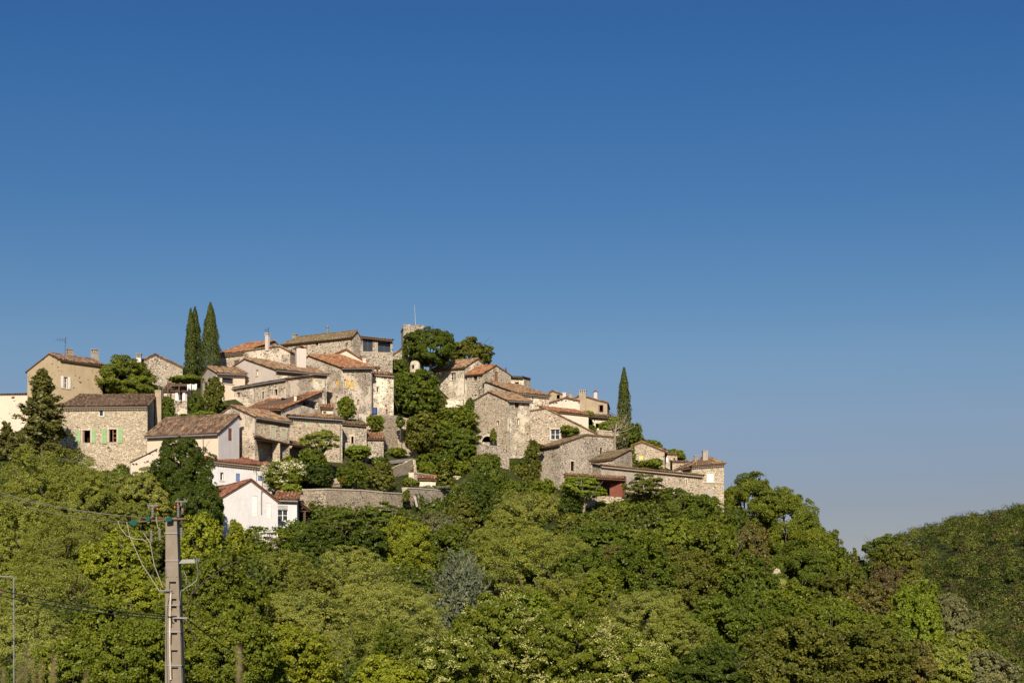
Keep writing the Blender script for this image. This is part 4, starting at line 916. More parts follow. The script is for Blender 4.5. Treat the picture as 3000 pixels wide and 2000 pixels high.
# right of the tower
r_, f_ = house('pale flecked stone house with a white casement window right of the big tree', Y=178, x0=1268, x1=1364, yaw=-42, y0=1084, y1=1075, xs=1425, xr=1400, yr=1052, bk=1074, base=1180, wall='mixp', roof='tile', corn=1,
    holes=[('f', 'win', (1319, 1091, 1335, 1113))], ch=[(1387, 1401, 1034, 1062, dict(style='pot', mat='white2', Y=231))], pipes=[('f', 1362, 1077, 1150)])
house('black-flecked gabled house with a tall brown shutter high in its gable', Y=171, x0=1368, x1=1416, yaw=-44, y0=1097, y1=1094, xs=1497, xr=1453, yr=1071, bk=1100, base=1185, wall='rubd', roof='tiler', corn=1,
    holes=[('f', 'win', (1387, 1100, 1399, 1115), dict(col='bwood')), ('r', 'shut', (1449, 1088, 1459, 1116), dict(col='bwood', surr=False)), ('r', 'dark', (1431, 1135, 1443, 1146), dict(surr=False)), ('f', 'win', (1389, 1155, 1398, 1166))], ch=[(1478, 1485, 1077, 1095, dict(style='pot', mat='bricky', Y=229))])
house('small pale house with a deep dark eave, peeking out behind the flecked gable', Y=180, x0=1487, x1=1534, yaw=-22, y0=1104, y1=1107, xs=1553, r=1, yr=1112, base=1150, wall='mixp', roof='tiled', corn=0, ov=.5,
    holes=[('f', 'dark', (1508, 1119, 1520, 1125), dict(surr=False))])
house('long stone house whose tiled roof descends to the right, beside the twin gables', Y=161, x0=1510, x1=1608, yaw=32, y0=1150, y1=1160, xs=1418, xr=1424, yr=1119, base=1220, wall='mixp', roof='tile', corn=2,
    holes=[('f', 'win', (1559, 1165, 1564, 1179), dict(surr=False))], pipes=[('f', 1554, 1158, 1206)])
r_, f_ = house('tallest stone gable on the right of the trees, with a long grey downpipe', Y=150, x0=1487, x1=1552, yaw=42, y0=1173, y1=1176, xs=1377, xr=1432, yr=1149, bk=1181, base=1345, wall='mixp', side={'l': 'rub', 'r': 'rub'}, roof='tile', corn=1, gut=True,
    holes=[('f', 'win', (1508, 1178, 1521, 1196), dict(col='bwood')), ('l', 'win', (1454, 1232, 1462, 1246)), ('f', 'win', (1515, 1226, 1522, 1243)), ('f', 'win', (1543, 1268, 1550, 1289))], pipes=[('f', 1490, 1176, 1340)])
m = MB(); c = PM(1428, 1296, 148.6)   # dark arched cellar mouth in its own stone porch
po = thing('stone_porch', 'small stone outwork with a dark arched opening at the foot of the tall gable', 'porch', c)
Fp = Face(c[:2] - V(1.3, 0), V(1, 0), V(0, -1), 2.6); Fp.prof = [(0, c[2] + .8), (1.1, c[2] + 1.5), (2.6, c[2] + .9)]; Fp.mesh(m, c[2] - 3, 0)
tp = [Fp.pt(0, c[2] + .8), Fp.pt(1.1, c[2] + 1.5), Fp.pt(2.6, c[2] + .9)]
for a, b in zip(tp, tp[1:]): m.poly([a, b, b + V(0, 2.5, .1), a + V(0, 2.5, .1)])
m.build('wall', ['rubg'], po); m = MB(); arc = [Fp.pt(1.3 + .62 * math.cos(x), c[2] + .05 + .68 * math.sin(x), .02) for x in np.linspace(0, math.pi, 9)]
arc2 = [q + V(0, .02, 0) for q in arc]; m.poly(arc2); m.build('opening', ['dark'], po)
m = MB()
for a, b in zip(arc, arc[1:]):
    o0 = V(Fp.pt(1.3, 0)[0], a[1], c[2] + .05); m.hexa([a, b, o0 + (b - o0) * 1.22, o0 + (a - o0) * 1.22], [a - V(0, .05, 0), b - V(0, .05, 0), o0 + (b - o0) * 1.22 - V(0, .05, 0), o0 + (a - o0) * 1.22 - V(0, .05, 0)])
m.build('arch', ['surr'], po)
free_wall('low rough terrace wall under the arched opening', [(1405, 1300, 146), (1450, 1304, 146), (1492, 1316, 146)], 1350, 'rubg', .6, name='terrace_wall', cop=None)
house('stone house with a round-shouldered gable and blue french window', Y=148, x0=1553, x1=1756, yaw=-4, mode='g', xr=1598, yr=1199, y0=1206, y1=1277, D=6, base=1312, wall='rub', roof='tile', corn=0, ov=.03, rake=.0,
    holes=[('f', 'win', (1613, 1257, 1640, 1287), dict(col='wframe'))])
house('cream house with a bright red tiled roof sloping toward the climbing vines', Y=157, x0=1622, x1=1724, yaw=20, y0=1206, y1=1217, D=5, r=1, yr=1191, base=1275, wall='creamp', roof='tiler', corn=0, ov=.25,
    holes=[('f', 'dark', (1699, 1246, 1708, 1251), dict(surr=False))])
house('beige ruined-looking gable house with a big square chimney stack', Y=172, x0=1674, x1=1779, yaw=-6, mode='g', xr=1702, yr=1160, y0=1172, y1=1181, D=6, base=1230, wall='beige', roof='tile', corn=0, ov=.12,
    holes=[('f', 'casement', (1753, 1186, 1768, 1207), dict(surr=False, col='one'))], ch=[(1697, 1717, 1143, 1195, dict(Y=YM(1700, 171.2), style='slab')), (1740, 1750, 1143, 1178, dict(Y=YM(1740, 174), style='gable', mat='white2'))])
house('low cream weathered gable in front of the beige chimney house', Y=165, x0=1608, x1=1698, yaw=0, mode='g', xr=1655, yr=1167, y0=1183, y1=1176, D=5, base=1215, wall='creamp', roof='tile', corn=0, ov=.05)
house('small greyish house with two little chimneys at the back of the right ridge', Y=180, x0=1600, x1=1664, yaw=0, mode='g', xr=1618, yr=1146, y0=1160, y1=1163, D=5, base=1190, wall='beige', roof='tile', corn=0, ov=.05,
    holes=[('f', 'dark', (1631, 1156, 1640, 1168), dict(surr=False))], ch=[(1648, 1658, 1150, 1172, dict(Y=238, mat='white2', style='flat')), (1667, 1676, 1148, 1172, dict(Y=238, mat='beige', style='slab'))])
house('vine-draped lower stone house with two dark openings under the beige house', Y=162, x0=1720, x1=1795, yaw=2, y0=1218, y1=1224, D=4, r=1, yr=1212, base=1275, wall='mixp', roof='tiled', corn=0, ov=.6,
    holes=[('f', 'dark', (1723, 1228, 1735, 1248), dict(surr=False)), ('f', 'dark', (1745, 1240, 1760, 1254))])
m = MB()
for k in range(12):
    p = PM(1778 + k * 2.2, 1214 + k * 1.0, 168); m.tube([p, p - V(0, 0, .9)], .02, 0, 4)
m.tube([PM(1778, 1203, 168) , PM(1803, 1216, 168)], .03, 0, 4); m.tube([PM(1778, 1214, 168), PM(1803, 1225, 168)], .02, 0, 4)
tag(m.build('railing', ['iron']), 'dark iron terrace railing beside the large right-hand cypress', 'railing')
free_wall('terrace wall in front of the vine-draped house', [(1753, 1262, 152), (1816, 1266, 152)], 1300, 'rub', .5, name='terrace_wall')
house('large rough stone barn with a grassy roof edge and tall dark doorway', name='stone_barn', cat='barn', Y=146, x0=1580, x1=1641, yaw=-55, y0=1313, y1=1302, xs=1802, xr=1717, yr=1275, bk=1281, base=1440, wall='rubg', side='rubg', roof='tilem', corn=0, ov=.35,
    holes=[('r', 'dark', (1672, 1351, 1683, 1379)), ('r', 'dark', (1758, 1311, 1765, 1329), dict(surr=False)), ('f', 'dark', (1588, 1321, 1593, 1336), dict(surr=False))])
house('small stone house with a mossy sunken roof right of the barn', Y=139, x0=1731, x1=1797, yaw=-35, y0=1351, y1=1343, xs=1852, xr=1846, yr=1318, base=1410, wall='rubg', roof='tilem', corn=0, ov=.3,
    holes=[('f', 'win', (1744, 1353, 1750, 1366), dict(surr=False))])
house('low stone gable with a yellow shutter right of the large cypress', Y=151, x0=1859, x1=1947, yaw=-3, mode='g', xr=1881, yr=1296, y0=1304, y1=1323, D=5, base=1372, wall='rub', roof='tiler', corn=0, ov=.4,
    holes=[('f', 'shut', (1872, 1333, 1884, 1346), dict(col='ypanel', surr=False))])
house('small flat-topped stone house with a dark loggia beside the yellow-shuttered gable', Y=154, x0=1940, x1=1984, yaw=0, y0=1330, y1=1334, D=3, r=1, yr=1326, base=1385, wall='rub', roof='tile', corn=0, ov=.1,
    holes=[('f', 'dark', (1943, 1337, 1951, 1352), dict(surr=False)), ('f', 'shut', (1952, 1338, 1958, 1353), dict(col='wshut', surr=False)), ('f', 'dark', (1973, 1340, 1977, 1350), dict(surr=False))])
house('stone block wall house behind the far right tower house', Y=150, x0=1970, x1=2013, yaw=0, y0=1355, D=3, r=1, yr=1351, base=1385, wall='rub', roof='tile', corn=0, ov=.05)
r_, f_ = house('far right stone house with hipped tiled roof and one white shutter', Y=141, x0=2027, x1=2121, yaw=8, y0=1364, y1=1357, D=4.4, r=.5, yr=1345, base=1485, wall='lime', side={'l': 'creamp', 'r': 'lime'}, roof='tile', corn=2, hipL=1.7, hipR=1.7,
    holes=[('f', 'shut', (2072, 1386, 2091, 1413), dict(col='wshut')), ('f', 'dark', (2077, 1367, 2081, 1371), dict(surr=False))], ch=[(2058, 2073, 1319, 1352, dict(Y=197.5, mat='grey', style='flat')), (2034, 2044, 1334, 1356, dict(Y=199, mat='grey', style='slab'))])
m = MB(); f = f_['f']; s0, s1 = f.s_at(2059), f.s_at(2113); z = zrow(1418, 197.6); m.box(f.O, f.d, f.n, s0, s1, z, z + .1, -.05, .12); m.build('ledge', ['surr'], r_)
m = MB(); s0, s1 = f.s_at(2060), f.s_at(2090); m.box(f.O, f.d, f.n, s0, s1, zrow(1461, 197.6), zrow(1440, 197.6), -.05, .05); m.build('render_patch', ['grey'], r_)
slab_roof(r_, (1974, 1379, 141.5), (2030, 1368, 141.2), (2030, 1349, 144.5), (1998, 1366, 144.5), nm='lower_roof')
r_, f_ = house('long low stone house with grey rendered left part and narrow slit windows', Y=135.5, x0=1760, x1=2058, yaw=22, y0=1365, y1=1395, D=2.2, r=1, yr=1360, base=1478, wall='rub', roof='tile', corn=1, ov=.25,
    holes=[('f', 'dark', (2009, 1404, 2012, 1418)), ('f', 'shut', (1929, 1424, 1934, 1439), dict(col='wshut'))])
m = MB(); f = f_['f']; s1 = f.s_at(1893); f2 = Face(f.O + f.n * .03, f.d, f.n, s1); f2.prof = [(0, f.ytop(0) - .35), (s1, f.ytop(s1) - .35)]; f2.mesh(m, zrow(1470, 185), 0); m.build('rendered_wall', ['grey'], r_)
# carport
cp = thing('carport', 'red timber carport with tiled roof and plank side wall under the stone barn', 'carport', PM(1740, 1455, 131))
slab_roof(cp, (1652, 1393, 129), (1832, 1405, 129), (1828, 1397, 134), (1663, 1388, 134), mat='tile')
m = MB()
for px, Yy in ((1666, 129.5), (1824, 129.5)): p = PM(px, 1460, Yy); m.tube([p - V(0, 0, 1), V(p[0], p[1], zrow(1400, p[1]))], .12, 0, 4)
m.tube([PM(1653, 1396, 129.3), PM(1831, 1409, 129.3)], .16, 0, 4); m.tube([PM(1667, 1424, 129.5), PM(1682, 1401, 129.5)], .08, 0, 4); m.tube([PM(1665, 1399, 129.5), PM(1675, 1396, 134)], .1, 0, 4)
m.build('timber_frame', ['redwood'], cp)
m = MB(); a, b = PM(1786, 1462, 130.1), PM(1823, 1462, 129.3); d = b - a
for k in range(14):
    z0 = k * .165; m.hexa([a + V(0, 0, z0), b + V(0, 0, z0), b + V(0, .08, z0), a + V(0, .08, z0)], [a + V(0, 0, z0 + .155), b + V(0, 0, z0 + .155), b + V(0, .08, z0 + .155), a + V(0, .08, z0 + .155)])
m.build('plank_wall', ['redwood'], cp)
m = MB(); m.poly([PM(1655, 1465, 134), PM(1835, 1465, 134), PM(1835, 1395, 134), PM(1655, 1388, 134)]); m.build('back_wall', ['wood'], cp)
for q in (1655, 1740, 1830): CTRL.append(tuple(PM(q, 1468, 130)))
free_wall('broken pale stone wall in the scrub below the carport', [(1700, 1455, 127), (1770, 1452, 127), (1905, 1462, 126), (1950, 1470, 126)], 1475, 'rub', .5, cop=None)
# laundry, pergola, barrel things
pg = thing('pergola', 'vine-covered pergola left of the tall shrub', 'pergola', PM(545, 1150, 168)); m = MB()
for x in (492, 525, 562, 590):
    m.tube([PM(x, 1160, 167), PM(x, 1108, 167)], .06, 0, 5)
for yy in (0, 1.2, 2.4): m.tube([PM(486, 1109, 167) + V(0, yy, 0), PM(596, 1109, 167) + V(0, yy, 0)], .05, 0, 4)
m.build('timber_frame', ['wood'], pg)
m = MB(); rg = random.Random(2)
for (a, b) in ((548, 560), (562, 577)):
    n_ = 5; top = [PM(a + (b - a) * k / n_, 1125 + 1.2 * math.sin(k), 166) + V(0, .06 * math.sin(k * 2.3), 0) for k in range(n_ + 1)]; bot = [PM(a + (b - a) * k / n_, 1140 + rg.uniform(-2, 4), 166) + V(0, .15 * math.sin(k * 2.1 + 1), 0) for k in range(n_ + 1)]
    for k in range(n_): m.hexa([bot[k], bot[k + 1], bot[k + 1] + V(0, .02, 0), bot[k] + V(0, .02, 0)], [top[k], top[k + 1], top[k + 1] + V(0, .02, 0), top[k] + V(0, .02, 0)])
tag(m.build('laundry', ['cloth']), 'white laundry hanging under the vine pergola', 'laundry')
m = MB(); c = PM(1097.5, 1213, 159.5); m.tube([c, c + V(0, 0, .35), c + V(0, 0, .7)], .3, 0, 12); tag(m.build('water_barrel', ['bluedoor']), 'blue barrel standing before the arched doorway', 'barrel')
# chain of green mesh fence
fn = thing('mesh_fence', 'green wire mesh fence along the top of the long retaining wall', 'fence', PM(1100, 1440, 143.5)); q = MB()
for k in range(15):
    x = 1040 + k * 12; zt = 1405 - (10 if k > 12 else 0); m = MB(); m.tube([PM(x, 1442, 142.5), PM(x, zt, 142.5)], .016, 0, 4); m.build('post', ['iron'], fn)
for k in range(7): yy = 1408 + k * 5; q.tube([PM(1040, yy, 142.5), PM(1208, yy + 2, 142.5)], .006, 0, 3)
q.build('mesh', ['iron'], fn)
# ------------------------------------------------------------------ trees and shrubs in the village
CYPG = 'tall cypresses beside the orange roofed house'
tree('leftmost of the three tall cypresses, leaning against its neighbour', 'cypress', 557, 1002, 40, 198, 176, 'cyp', name='cypress', cat='cypress', group=CYPG)
tree('middle cypress of the three, slightly taller and half merged with the left one', 'cypress', 569, 1003, 48, 208, 177, 'cyp', name='cypress', cat='cypress', group=CYPG)
tree('rightmost and tallest of the three cypresses', 'cypress', 614, 988, 60, 206, 176, 'cyp', name='cypress', cat='cypress', group=CYPG)
tree('slim cypress standing directly in front of the tower', 'cypress', 1186, 1038, 21, 112, 180, 'cyp', name='cypress', cat='cypress')
tree('large lone cypress above the right-hand houses', 'cypress', 1829, 1166, 44, 178, 160, 'cyp', name='cypress', cat='cypress')
tree('broad green tree between the flecked beige house and the grey gable', 'round', 355, 1114, 246, 165, 172, 'mid')
tree('narrow ivy-clad tree behind the tall chimney of the limestone house', 'round', 490, 1192, 44, 80, 165, 'green')
tree('dark conifer with ragged top at far left', 'conifer', 110, 1202, 190, 240, 150, 'con', name='conifer', cat='conifer')
tree('sparse brown-green lower conifer at the left edge of the frame', 'conifer', 12, 1285, 90, 110, 148, 'con', name='conifer', cat='conifer')
tree('vine foliage on the pergola roof', 'shrub', 542, 1103, 112, 26, 167, 'bright', name='vine', cat='vine', trunk=False, ctrl=False)
tree('tall feathery shrub left of the small cream house', 'leafy', 624, 1160, 66, 118, 165, 'dkol', name='shrub', cat='shrub')
tree('ivy mound below the laundry', 'shrub', 574, 1180, 58, 76, 165, 'green', name='ivy', cat='ivy')
tree('low bright bushes behind the roof ridge of the cream house', 'shrub', 585, 1213, 150, 26, 160, 'bright', name='shrub', cat='shrub')
tree('large rounded tree beside the tower', 'round', 1258, 1006, 150, 140, 174, 'green')
tree('wide tree right of the tower tree with an open leafy edge', 'leafy', 1370, 1030, 150, 100, 178, 'dkol')
tree('ivy thicket under the panoramic windows', 'shrub', 1165, 1070, 70, 66, 172, 'green', name='ivy', cat='ivy')
tree('big dark tree in front of the pale flecked house, upper part', 'leafy', 1216, 1142, 146, 146, 158, 'green')
tree('olive tree filling the gap left of the stone gables', 'leafy', 1274, 1190, 84, 84, 160, 'dkol')
tree('round-headed tree under the arched terrace', 'leafy', 1335, 1236, 150, 104, 152, 'mid')
tree('dark leafy tree beside the ruined wall', 'leafy', 1240, 1270, 120, 140, 150, 'dkol')
tree('large dark tree on the slope below the terrace', 'round', 1336, 1302, 150, 116, 148, 'green')
tree('narrow hanging vines on the left corner of the tall gable', 'shrub', 1372, 1185, 34, 70, 153, 'green', name='vine', cat='vine', trunk=False)
tree('small vine curtain above the arched cellar opening', 'shrub', 1445, 1272, 20, 50, 147, 'dkol', name='vine', cat='vine', trunk=False, ctrl=False)
tree('young conifer between the two pale garden walls', 'conifer', 1303, 1395, 70, 90, 143, 'dkol', name='conifer', cat='conifer')
tree('bushy slope tree under the dark round tree', 'leafy', 1270, 1350, 120, 70, 147, 'green')
tree('small tree in front of the tall shuttered house', 'leafy', 1016, 1192, 58, 76, 156, 'mid')
tree('upright bushes right of the mossy-roofed house', 'leafy', 1098, 1238, 56, 56, 154, 'mid', name='shrub', cat='shrub')
tree('thin climbing shrub on the ruined wall', 'airy', 1172, 1235, 30, 48, 153, 'green', name='shrub', cat='shrub')
tree('flat-crowned umbrella-like tree before the long stone house', 'airy', 940, 1288, 132, 84, 147, 'olive', under=2.2)
tree('elder bush covered in cream flower heads beside the large white house', 'shrub', 822, 1372, 138, 112, 146, 'mid', name='elder_bush', cat='bush', blossom=(260, .11, (.70, .66, .42)))
tree('clipped bright green round bush at the end of the retaining wall', 'shrub', 848, 1427, 72, 34, 144.5, 'bright', name='bush', cat='bush')
tree('dense dark shrub between the elder bush and the umbrella tree', 'leafy', 915, 1345, 80, 90, 147, 'green', name='shrub', cat='shrub')
tree('dark garden shrub above the left half of the retaining wall', 'leafy', 930, 1395, 110, 80, 145, 'dark', name='shrub', cat='shrub')
tree('tall garden shrub in the middle above the retaining wall', 'leafy', 1030, 1385, 90, 100, 145, 'green', name='shrub', cat='shrub')
tree('spreading garden shrub behind the green mesh fence', 'leafy', 1110, 1395, 110, 90, 145, 'dkol', name='shrub', cat='shrub')
tree('vine arbour with arched bright leaves over the garden', 'shrub', 1045, 1318, 96, 42, 151, 'bright', name='vine', cat='vine')
tree('red rose bush in the garden above the retaining wall', 'shrub', 1000, 1405, 26, 34, 143, 'green', name='rose_bush', cat='bush', blossom=(14, .06, (.5, .03, .02)), trunk=False)
tree('clipped hedge above the shorter retaining wall', 'shrub', 1200, 1408, 56, 26, 143.5, 'mid', name='hedge', cat='hedge', trunk=False)
tree('pink valerian tuft on the retaining wall corner', 'shrub', 1190, 1446, 22, 40, 140, 'green', name='valerian', cat='flower', blossom=(16, .06, (.45, .12, .14)), trunk=False, ctrl=False)
tree('low lavender bed at the foot of the outhouse', 'shrub', 1262, 1426, 110, 14, 142, 'grey', name='lavender', cat='lavender', trunk=False, blossom=(40, .05, (.22, .20, .42)), ctrl=False)
tree('round vine bush on the shoulder of the round gable house', 'shrub', 1668, 1255, 56, 38, 145, 'mid', name='vine', cat='vine', ctrl=False)
tree('dark creeper over the lower vine-draped house', 'shrub', 1733, 1256, 46, 36, 158, 'green', name='creeper', cat='vine')
tree('yellowed creeper along the roof edge left of the beige house', 'shrub', 1722, 1208, 44, 18, 160, 'olive', name='creeper', cat='vine', trunk=False, ctrl=False)
tree('leafy bush at the foot of the lone cypress', 'leafy', 1800, 1245, 90, 54, 152, 'mid', name='shrub', cat='shrub')
tree('bushy tree right of the lone cypress base', 'leafy', 1852, 1272, 74, 80, 153, 'green')
tree('pale olive bush beside the bare tree', 'leafy', 1822, 1293, 46, 64, 146, 'sage', name='olive_bush', cat='bush')
tree('creeper hanging beside the mossy-roofed stone house', 'airy', 1853, 1340, 28, 80, 143, 'olive', name='creeper', cat='vine')
tree('leafy shrub spilling over the low wall below the yellow shutter', 'leafy', 1910, 1358, 74, 34, 146, 'mid', name='shrub', cat='shrub')
tree('green treetop behind the low stone gable', 'leafy', 1918, 1302, 48, 28, 160, 'mid')
tree('round treetop behind the small flat-topped house', 'leafy', 1982, 1332, 62, 40, 160, 'mid')
tree('dark ivy covering the left side of the stone barn', 'leafy', 1562, 1350, 60, 130, 143, 'dkol', name='ivy', cat='ivy')
tree('grassy tufts on the barn eave', 'shrub', 1575, 1305, 46, 18, 144, 'brown', name='grass_tuft', cat='grass', trunk=False, ctrl=False)
bt = thing('bare_tree', 'nearly leafless pale tree with upright twigs left of the lone cypress', 'tree', PM(1802, 1320, 143)); m = MB(); rg = random.Random(9)
p0 = PM(1802, 1322, 143); m.tube([p0 - V(0, 0, 1), PM(1801, 1270, 143), PM(1808, 1235, 143)], .16, 0, 6, .07)
for (x, y, s) in ((1790, 1232, 1285), (1838, 1212, 1262), (1822, 1240, 1270), (1785, 1250, 1280), (1848, 1232, 1258), (1810, 1205, 1245), (1860, 1248, 1268)):
    a = PM(1802, s, 143); b = PM(x, y, 143 + rg.uniform(-1, 1)); m.tube([a, (a + b) / 2 + V(.2, 0, -.1), b], .06, 0, 5, .02)
    for k in range(5): c = a + (b - a) * rg.uniform(.4, .9); m.tube([c, c + V(rg.uniform(-.5, .5), rg.uniform(-.3, .3), rg.uniform(.3, .9))], .022, 0, 4, .01)
m.build('trunk', ['palebark'], bt)
# ------------------------------------------------------------------ trees on the slope, left
def T(label, kind, px, py, pw, ph, *a, **k):
    k.setdefault('group', 'locust trees in flower' if k.get('name') == 'locust_tree' else 'trees of the wooded slope'); return tree(label, kind, px, py + (ph * .15 if kind != 'airy' else 0), pw * 1.13, ph * (1.38 if kind != 'airy' else 1.05), *a, **k)
T('top olive-green crown at the left edge below the dark conifer', 'fluffy', 120, 1405, 340, 250, 140, 'olive')
T('rounded olive crown touching the foot of the limestone house', 'fluffy', 235, 1470, 210, 200, 136, 'olive')
T('olive crown at the left edge under the topmost one', 'fluffy', 30, 1560, 260, 260, 128, 'olive')
T('olive crown left of the power lines, middle of the left slope', 'fluffy', 190, 1610, 290, 240, 122, 'olive')
T('light olive crown directly left of the dark round tree', 'fluffy', 405, 1452, 240, 165, 140, 'olive2')
T('olive crown behind the insulators of the pole', 'fluffy', 365, 1545, 220, 170, 130, 'olive')
T('tall dark round tree in front of the large white house', 'round', 528, 1360, 165, 160, 139, 'deep')
T('lower dark tree growing into the dark round tree', 'round', 570, 1462, 145, 150, 134, 'deep')
T('big shaded olive crown left of the pole at mid height', 'fluffy', 130, 1745, 340, 230, 108, 'olive')
T('light crown in the lower left corner', 'fluffy', 60, 1890, 290, 230, 84, 'olive2')
T('yellow-green tree left of the pole head', 'leafy', 330, 1625, 200, 170, 96, 'yellow')
T('yellow-green leafy tree right behind the pole head', 'leafy', 572, 1570, 140, 150, 104, 'yellow')
T('leafy tree right of the pole steps', 'leafy', 620, 1690, 190, 180, 84, 'mid')
T('vine-leaved tree left of the pole above the cable', 'leafy', 390, 1740, 210, 170, 84, 'yellow')
T('bright leafy tree at the foot of the pole, left', 'leafy', 370, 1900, 270, 220, 60, 'mid', ctrl=False)
T('leafy bush in the bottom left near the grass stalks', 'leafy', 190, 1960, 230, 170, 62, 'mid')
T('leafy tree right of the foot of the pole', 'leafy', 660, 1880, 270, 240, 64, 'mid')
T('yellow-leaved tree at the bottom edge below the slope centre-left', 'leafy', 830, 1925, 290, 190, 68, 'yellow')
T('small airy tree with white blossom at the corner of the white gable', 'airy', 775, 1578, 140, 104, 126, 'mid', blossom=(26, .08, (.75, .7, .62)), bark='palebark')
T('thin sapling standing in front of the white gable', 'leafy', 690, 1560, 50, 90, 108, 'yellow')
T('dark bushes under the white terrace wall', 'leafy', 875, 1575, 130, 90, 132, 'green')
T('leafy bush below the lowest white house', 'leafy', 745, 1655, 200, 120, 112, 'mid')
T('dark low tree under the porch', 'leafy', 930, 1590, 150, 110, 128, 'deep')
T('pale-trunked airy tree right of the blue tarpaulin', 'airy', 1000, 1532, 150, 112, 132, 'green', bark='palebark', under=1.5)
T('second pale-trunked airy tree below the retaining wall', 'airy', 1110, 1524, 150, 104, 131, 'green', bark='palebark', under=2)
T('shadowy thicket under the pale-trunked trees', 'leafy', 1050, 1585, 170, 100, 129, 'deep')
T('bright yellow-green tree in the middle below the retaining wall', 'leafy', 1185, 1600, 180, 190, 124, 'yellow')
T('grey-green wispy tree under the drain chute', 'fluffy', 1275, 1548, 140, 110, 130, 'sage')
T('broad olive crown below the pale-trunked trees', 'fluffy', 1010, 1690, 300, 180, 112, 'olive2')
T('olive crown left in the middle of the slope', 'fluffy', 800, 1700, 270, 200, 108, 'olive')
T('brownish-green crown between two olive crowns', 'leafy', 905, 1740, 150, 130, 105, 'dkol')
T('large flat olive crown low in the centre-left', 'fluffy', 860, 1820, 330, 190, 94, 'olive2')
T('pale olive crown left of the blue-grey cedar', 'fluffy', 1150, 1790, 330, 190, 98, 'olive2')
T('olive crown above the bottom edge, centre-left', 'fluffy', 1060, 1900, 320, 190, 82, 'olive')
T('small dark green bush among the olive crowns', 'leafy', 1140, 1870, 80, 90, 78, 'green')
T('blue-grey cedar in the centre of the slope', 'cedar', 1345, 1725, 205, 250, 102, 'blue', name='cedar', cat='cedar')
T('dark green tree left of the big light crown below the terraces', 'round', 1400, 1480, 150, 170, 134, 'deep')
T('tree thicket directly under the tall gable house', 'leafy', 1490, 1408, 180, 100, 144, 'dkol')
T('deep green tree below the low garden walls', 'round', 1425, 1400, 110, 130, 141, 'green')
T('big light olive crown under the stone barn', 'fluffy', 1560, 1510, 250, 210, 130, 'olive2')
T('light olive crown right under the barn crown', 'fluffy', 1500, 1590, 240, 150, 124, 'olive')
T('largest grey-olive crown in the centre of the slope', 'fluffy', 1560, 1660, 420, 230, 114, 'olive')
T('grey-olive crown stepping down right of the largest one', 'fluffy', 1690, 1750, 280, 200, 106, 'olive')
T('locust tree with pale flower clusters at the bottom centre', 'locust', 1450, 1870, 270, 250, 78, 'mid', name='locust_tree', blossom=(429, .10, (.40, .40, .13)))
T('locust tree with pale flower clusters right of the bottom centre', 'locust', 1660, 1880, 280, 230, 76, 'mid', name='locust_tree', blossom=(455, .10, (.40, .40, .13)))
T('flowering locust tree lowest on the bottom edge', 'locust', 1850, 1950, 260, 180, 76, 'mid', name='locust_tree', blossom=(390, .10, (.40, .40, .13)))
T('flowering locust tree below the cedar', 'locust', 1300, 1940, 240, 170, 72, 'mid', name='locust_tree', blossom=(260, .10, (.40, .40, .13)))
T('green locust crown under the grey-olive crown', 'locust', 1530, 1790, 210, 130, 90, 'bright', name='locust_tree')
T('light grey-olive crown right of the locust trees', 'fluffy', 1880, 1800, 260, 190, 98, 'olive2')
T('lower grey-olive crown stepping toward the bottom right', 'fluffy', 1990, 1890, 230, 180, 92, 'olive')
T('small tree with pale trunks in front of the carport', 'airy', 1710, 1430, 130, 90, 124, 'bright', bark='palebark', under=1.2)
T('brown-green airy tree right of the carport', 'airy', 1885, 1425, 130, 84, 124, 'dkol')
T('dark bush left under the carport', 'leafy', 1675, 1470, 70, 60, 125, 'deep', name='shrub', cat='shrub')
T('mid green tree below the carport', 'leafy', 1760, 1540, 210, 130, 124, 'green')
T('dark green rounded tree below the long low house', 'round', 1780, 1610, 220, 150, 119, 'green')
T('round dark green tree under the slit-windowed wall', 'round', 1975, 1495, 170, 130, 128, 'green')
T('yellowish tree under the brown-green airy tree', 'leafy', 1880, 1520, 150, 130, 126, 'mid')
T('bright green crown at the foot of the far right stone house', 'leafy', 2075, 1520, 150, 120, 132, 'mid')
T('brown-green thin tree in the centre right of the slope', 'leafy', 1800, 1660, 150, 130, 114, 'brown')
T('deep green open tree in the middle right', 'leafy', 1890, 1660, 180, 190, 112, 'green')
T('yellow-green tree falling away right of the slit-windowed house', 'leafy', 2100, 1620, 240, 200, 122, 'mid')
T('grey-green tree in the middle right of the slope', 'leafy', 2010, 1690, 200, 190, 112, 'dkol')
T('large tree crown right beside the far right stone house', 'round', 2200, 1460, 200, 170, 146, 'mid')
T('large sunlit crown on the skyline right of the stone house', 'round', 2310, 1530, 210, 220, 148, 'mid')
T('sunlit crown lower on the right skyline', 'round', 2390, 1610, 170, 160, 146, 'mid')
T('dark tree below the sunlit skyline crowns', 'round', 2340, 1660, 200, 170, 140, 'green')
T('low skyline crown near the valley notch', 'leafy', 2450, 1680, 120, 120, 146, 'mid')
T('shadowed tree at the foot of the far right stone house', 'leafy', 2150, 1530, 100, 120, 138, 'deep')
T('reddish-brown thin tree left of the grassy scar', 'leafy', 2200, 1590, 110, 130, 134, 'brown')
T('green thicket left of the grassy scar', 'leafy', 2190, 1700, 170, 150, 122, 'green')
T('small dark fir in the valley notch', 'conifer', 2505, 1632, 22, 44, 160, 'con', name='fir', cat='fir')
T('dark bushy tree in the valley notch', 'leafy', 2470, 1740, 190, 150, 132, 'dkol')
T('brown-green scrub below the notch', 'leafy', 2560, 1790, 190, 150, 124, 'brown')
T('tree on the notch with dark outstretched limb, left on the far ridge', 'airy', 2585, 1600, 110, 90, 160, 'green', under=2)
T('leafy tree at the right side of the notch', 'leafy', 2640, 1650, 160, 130, 156, 'dkol')
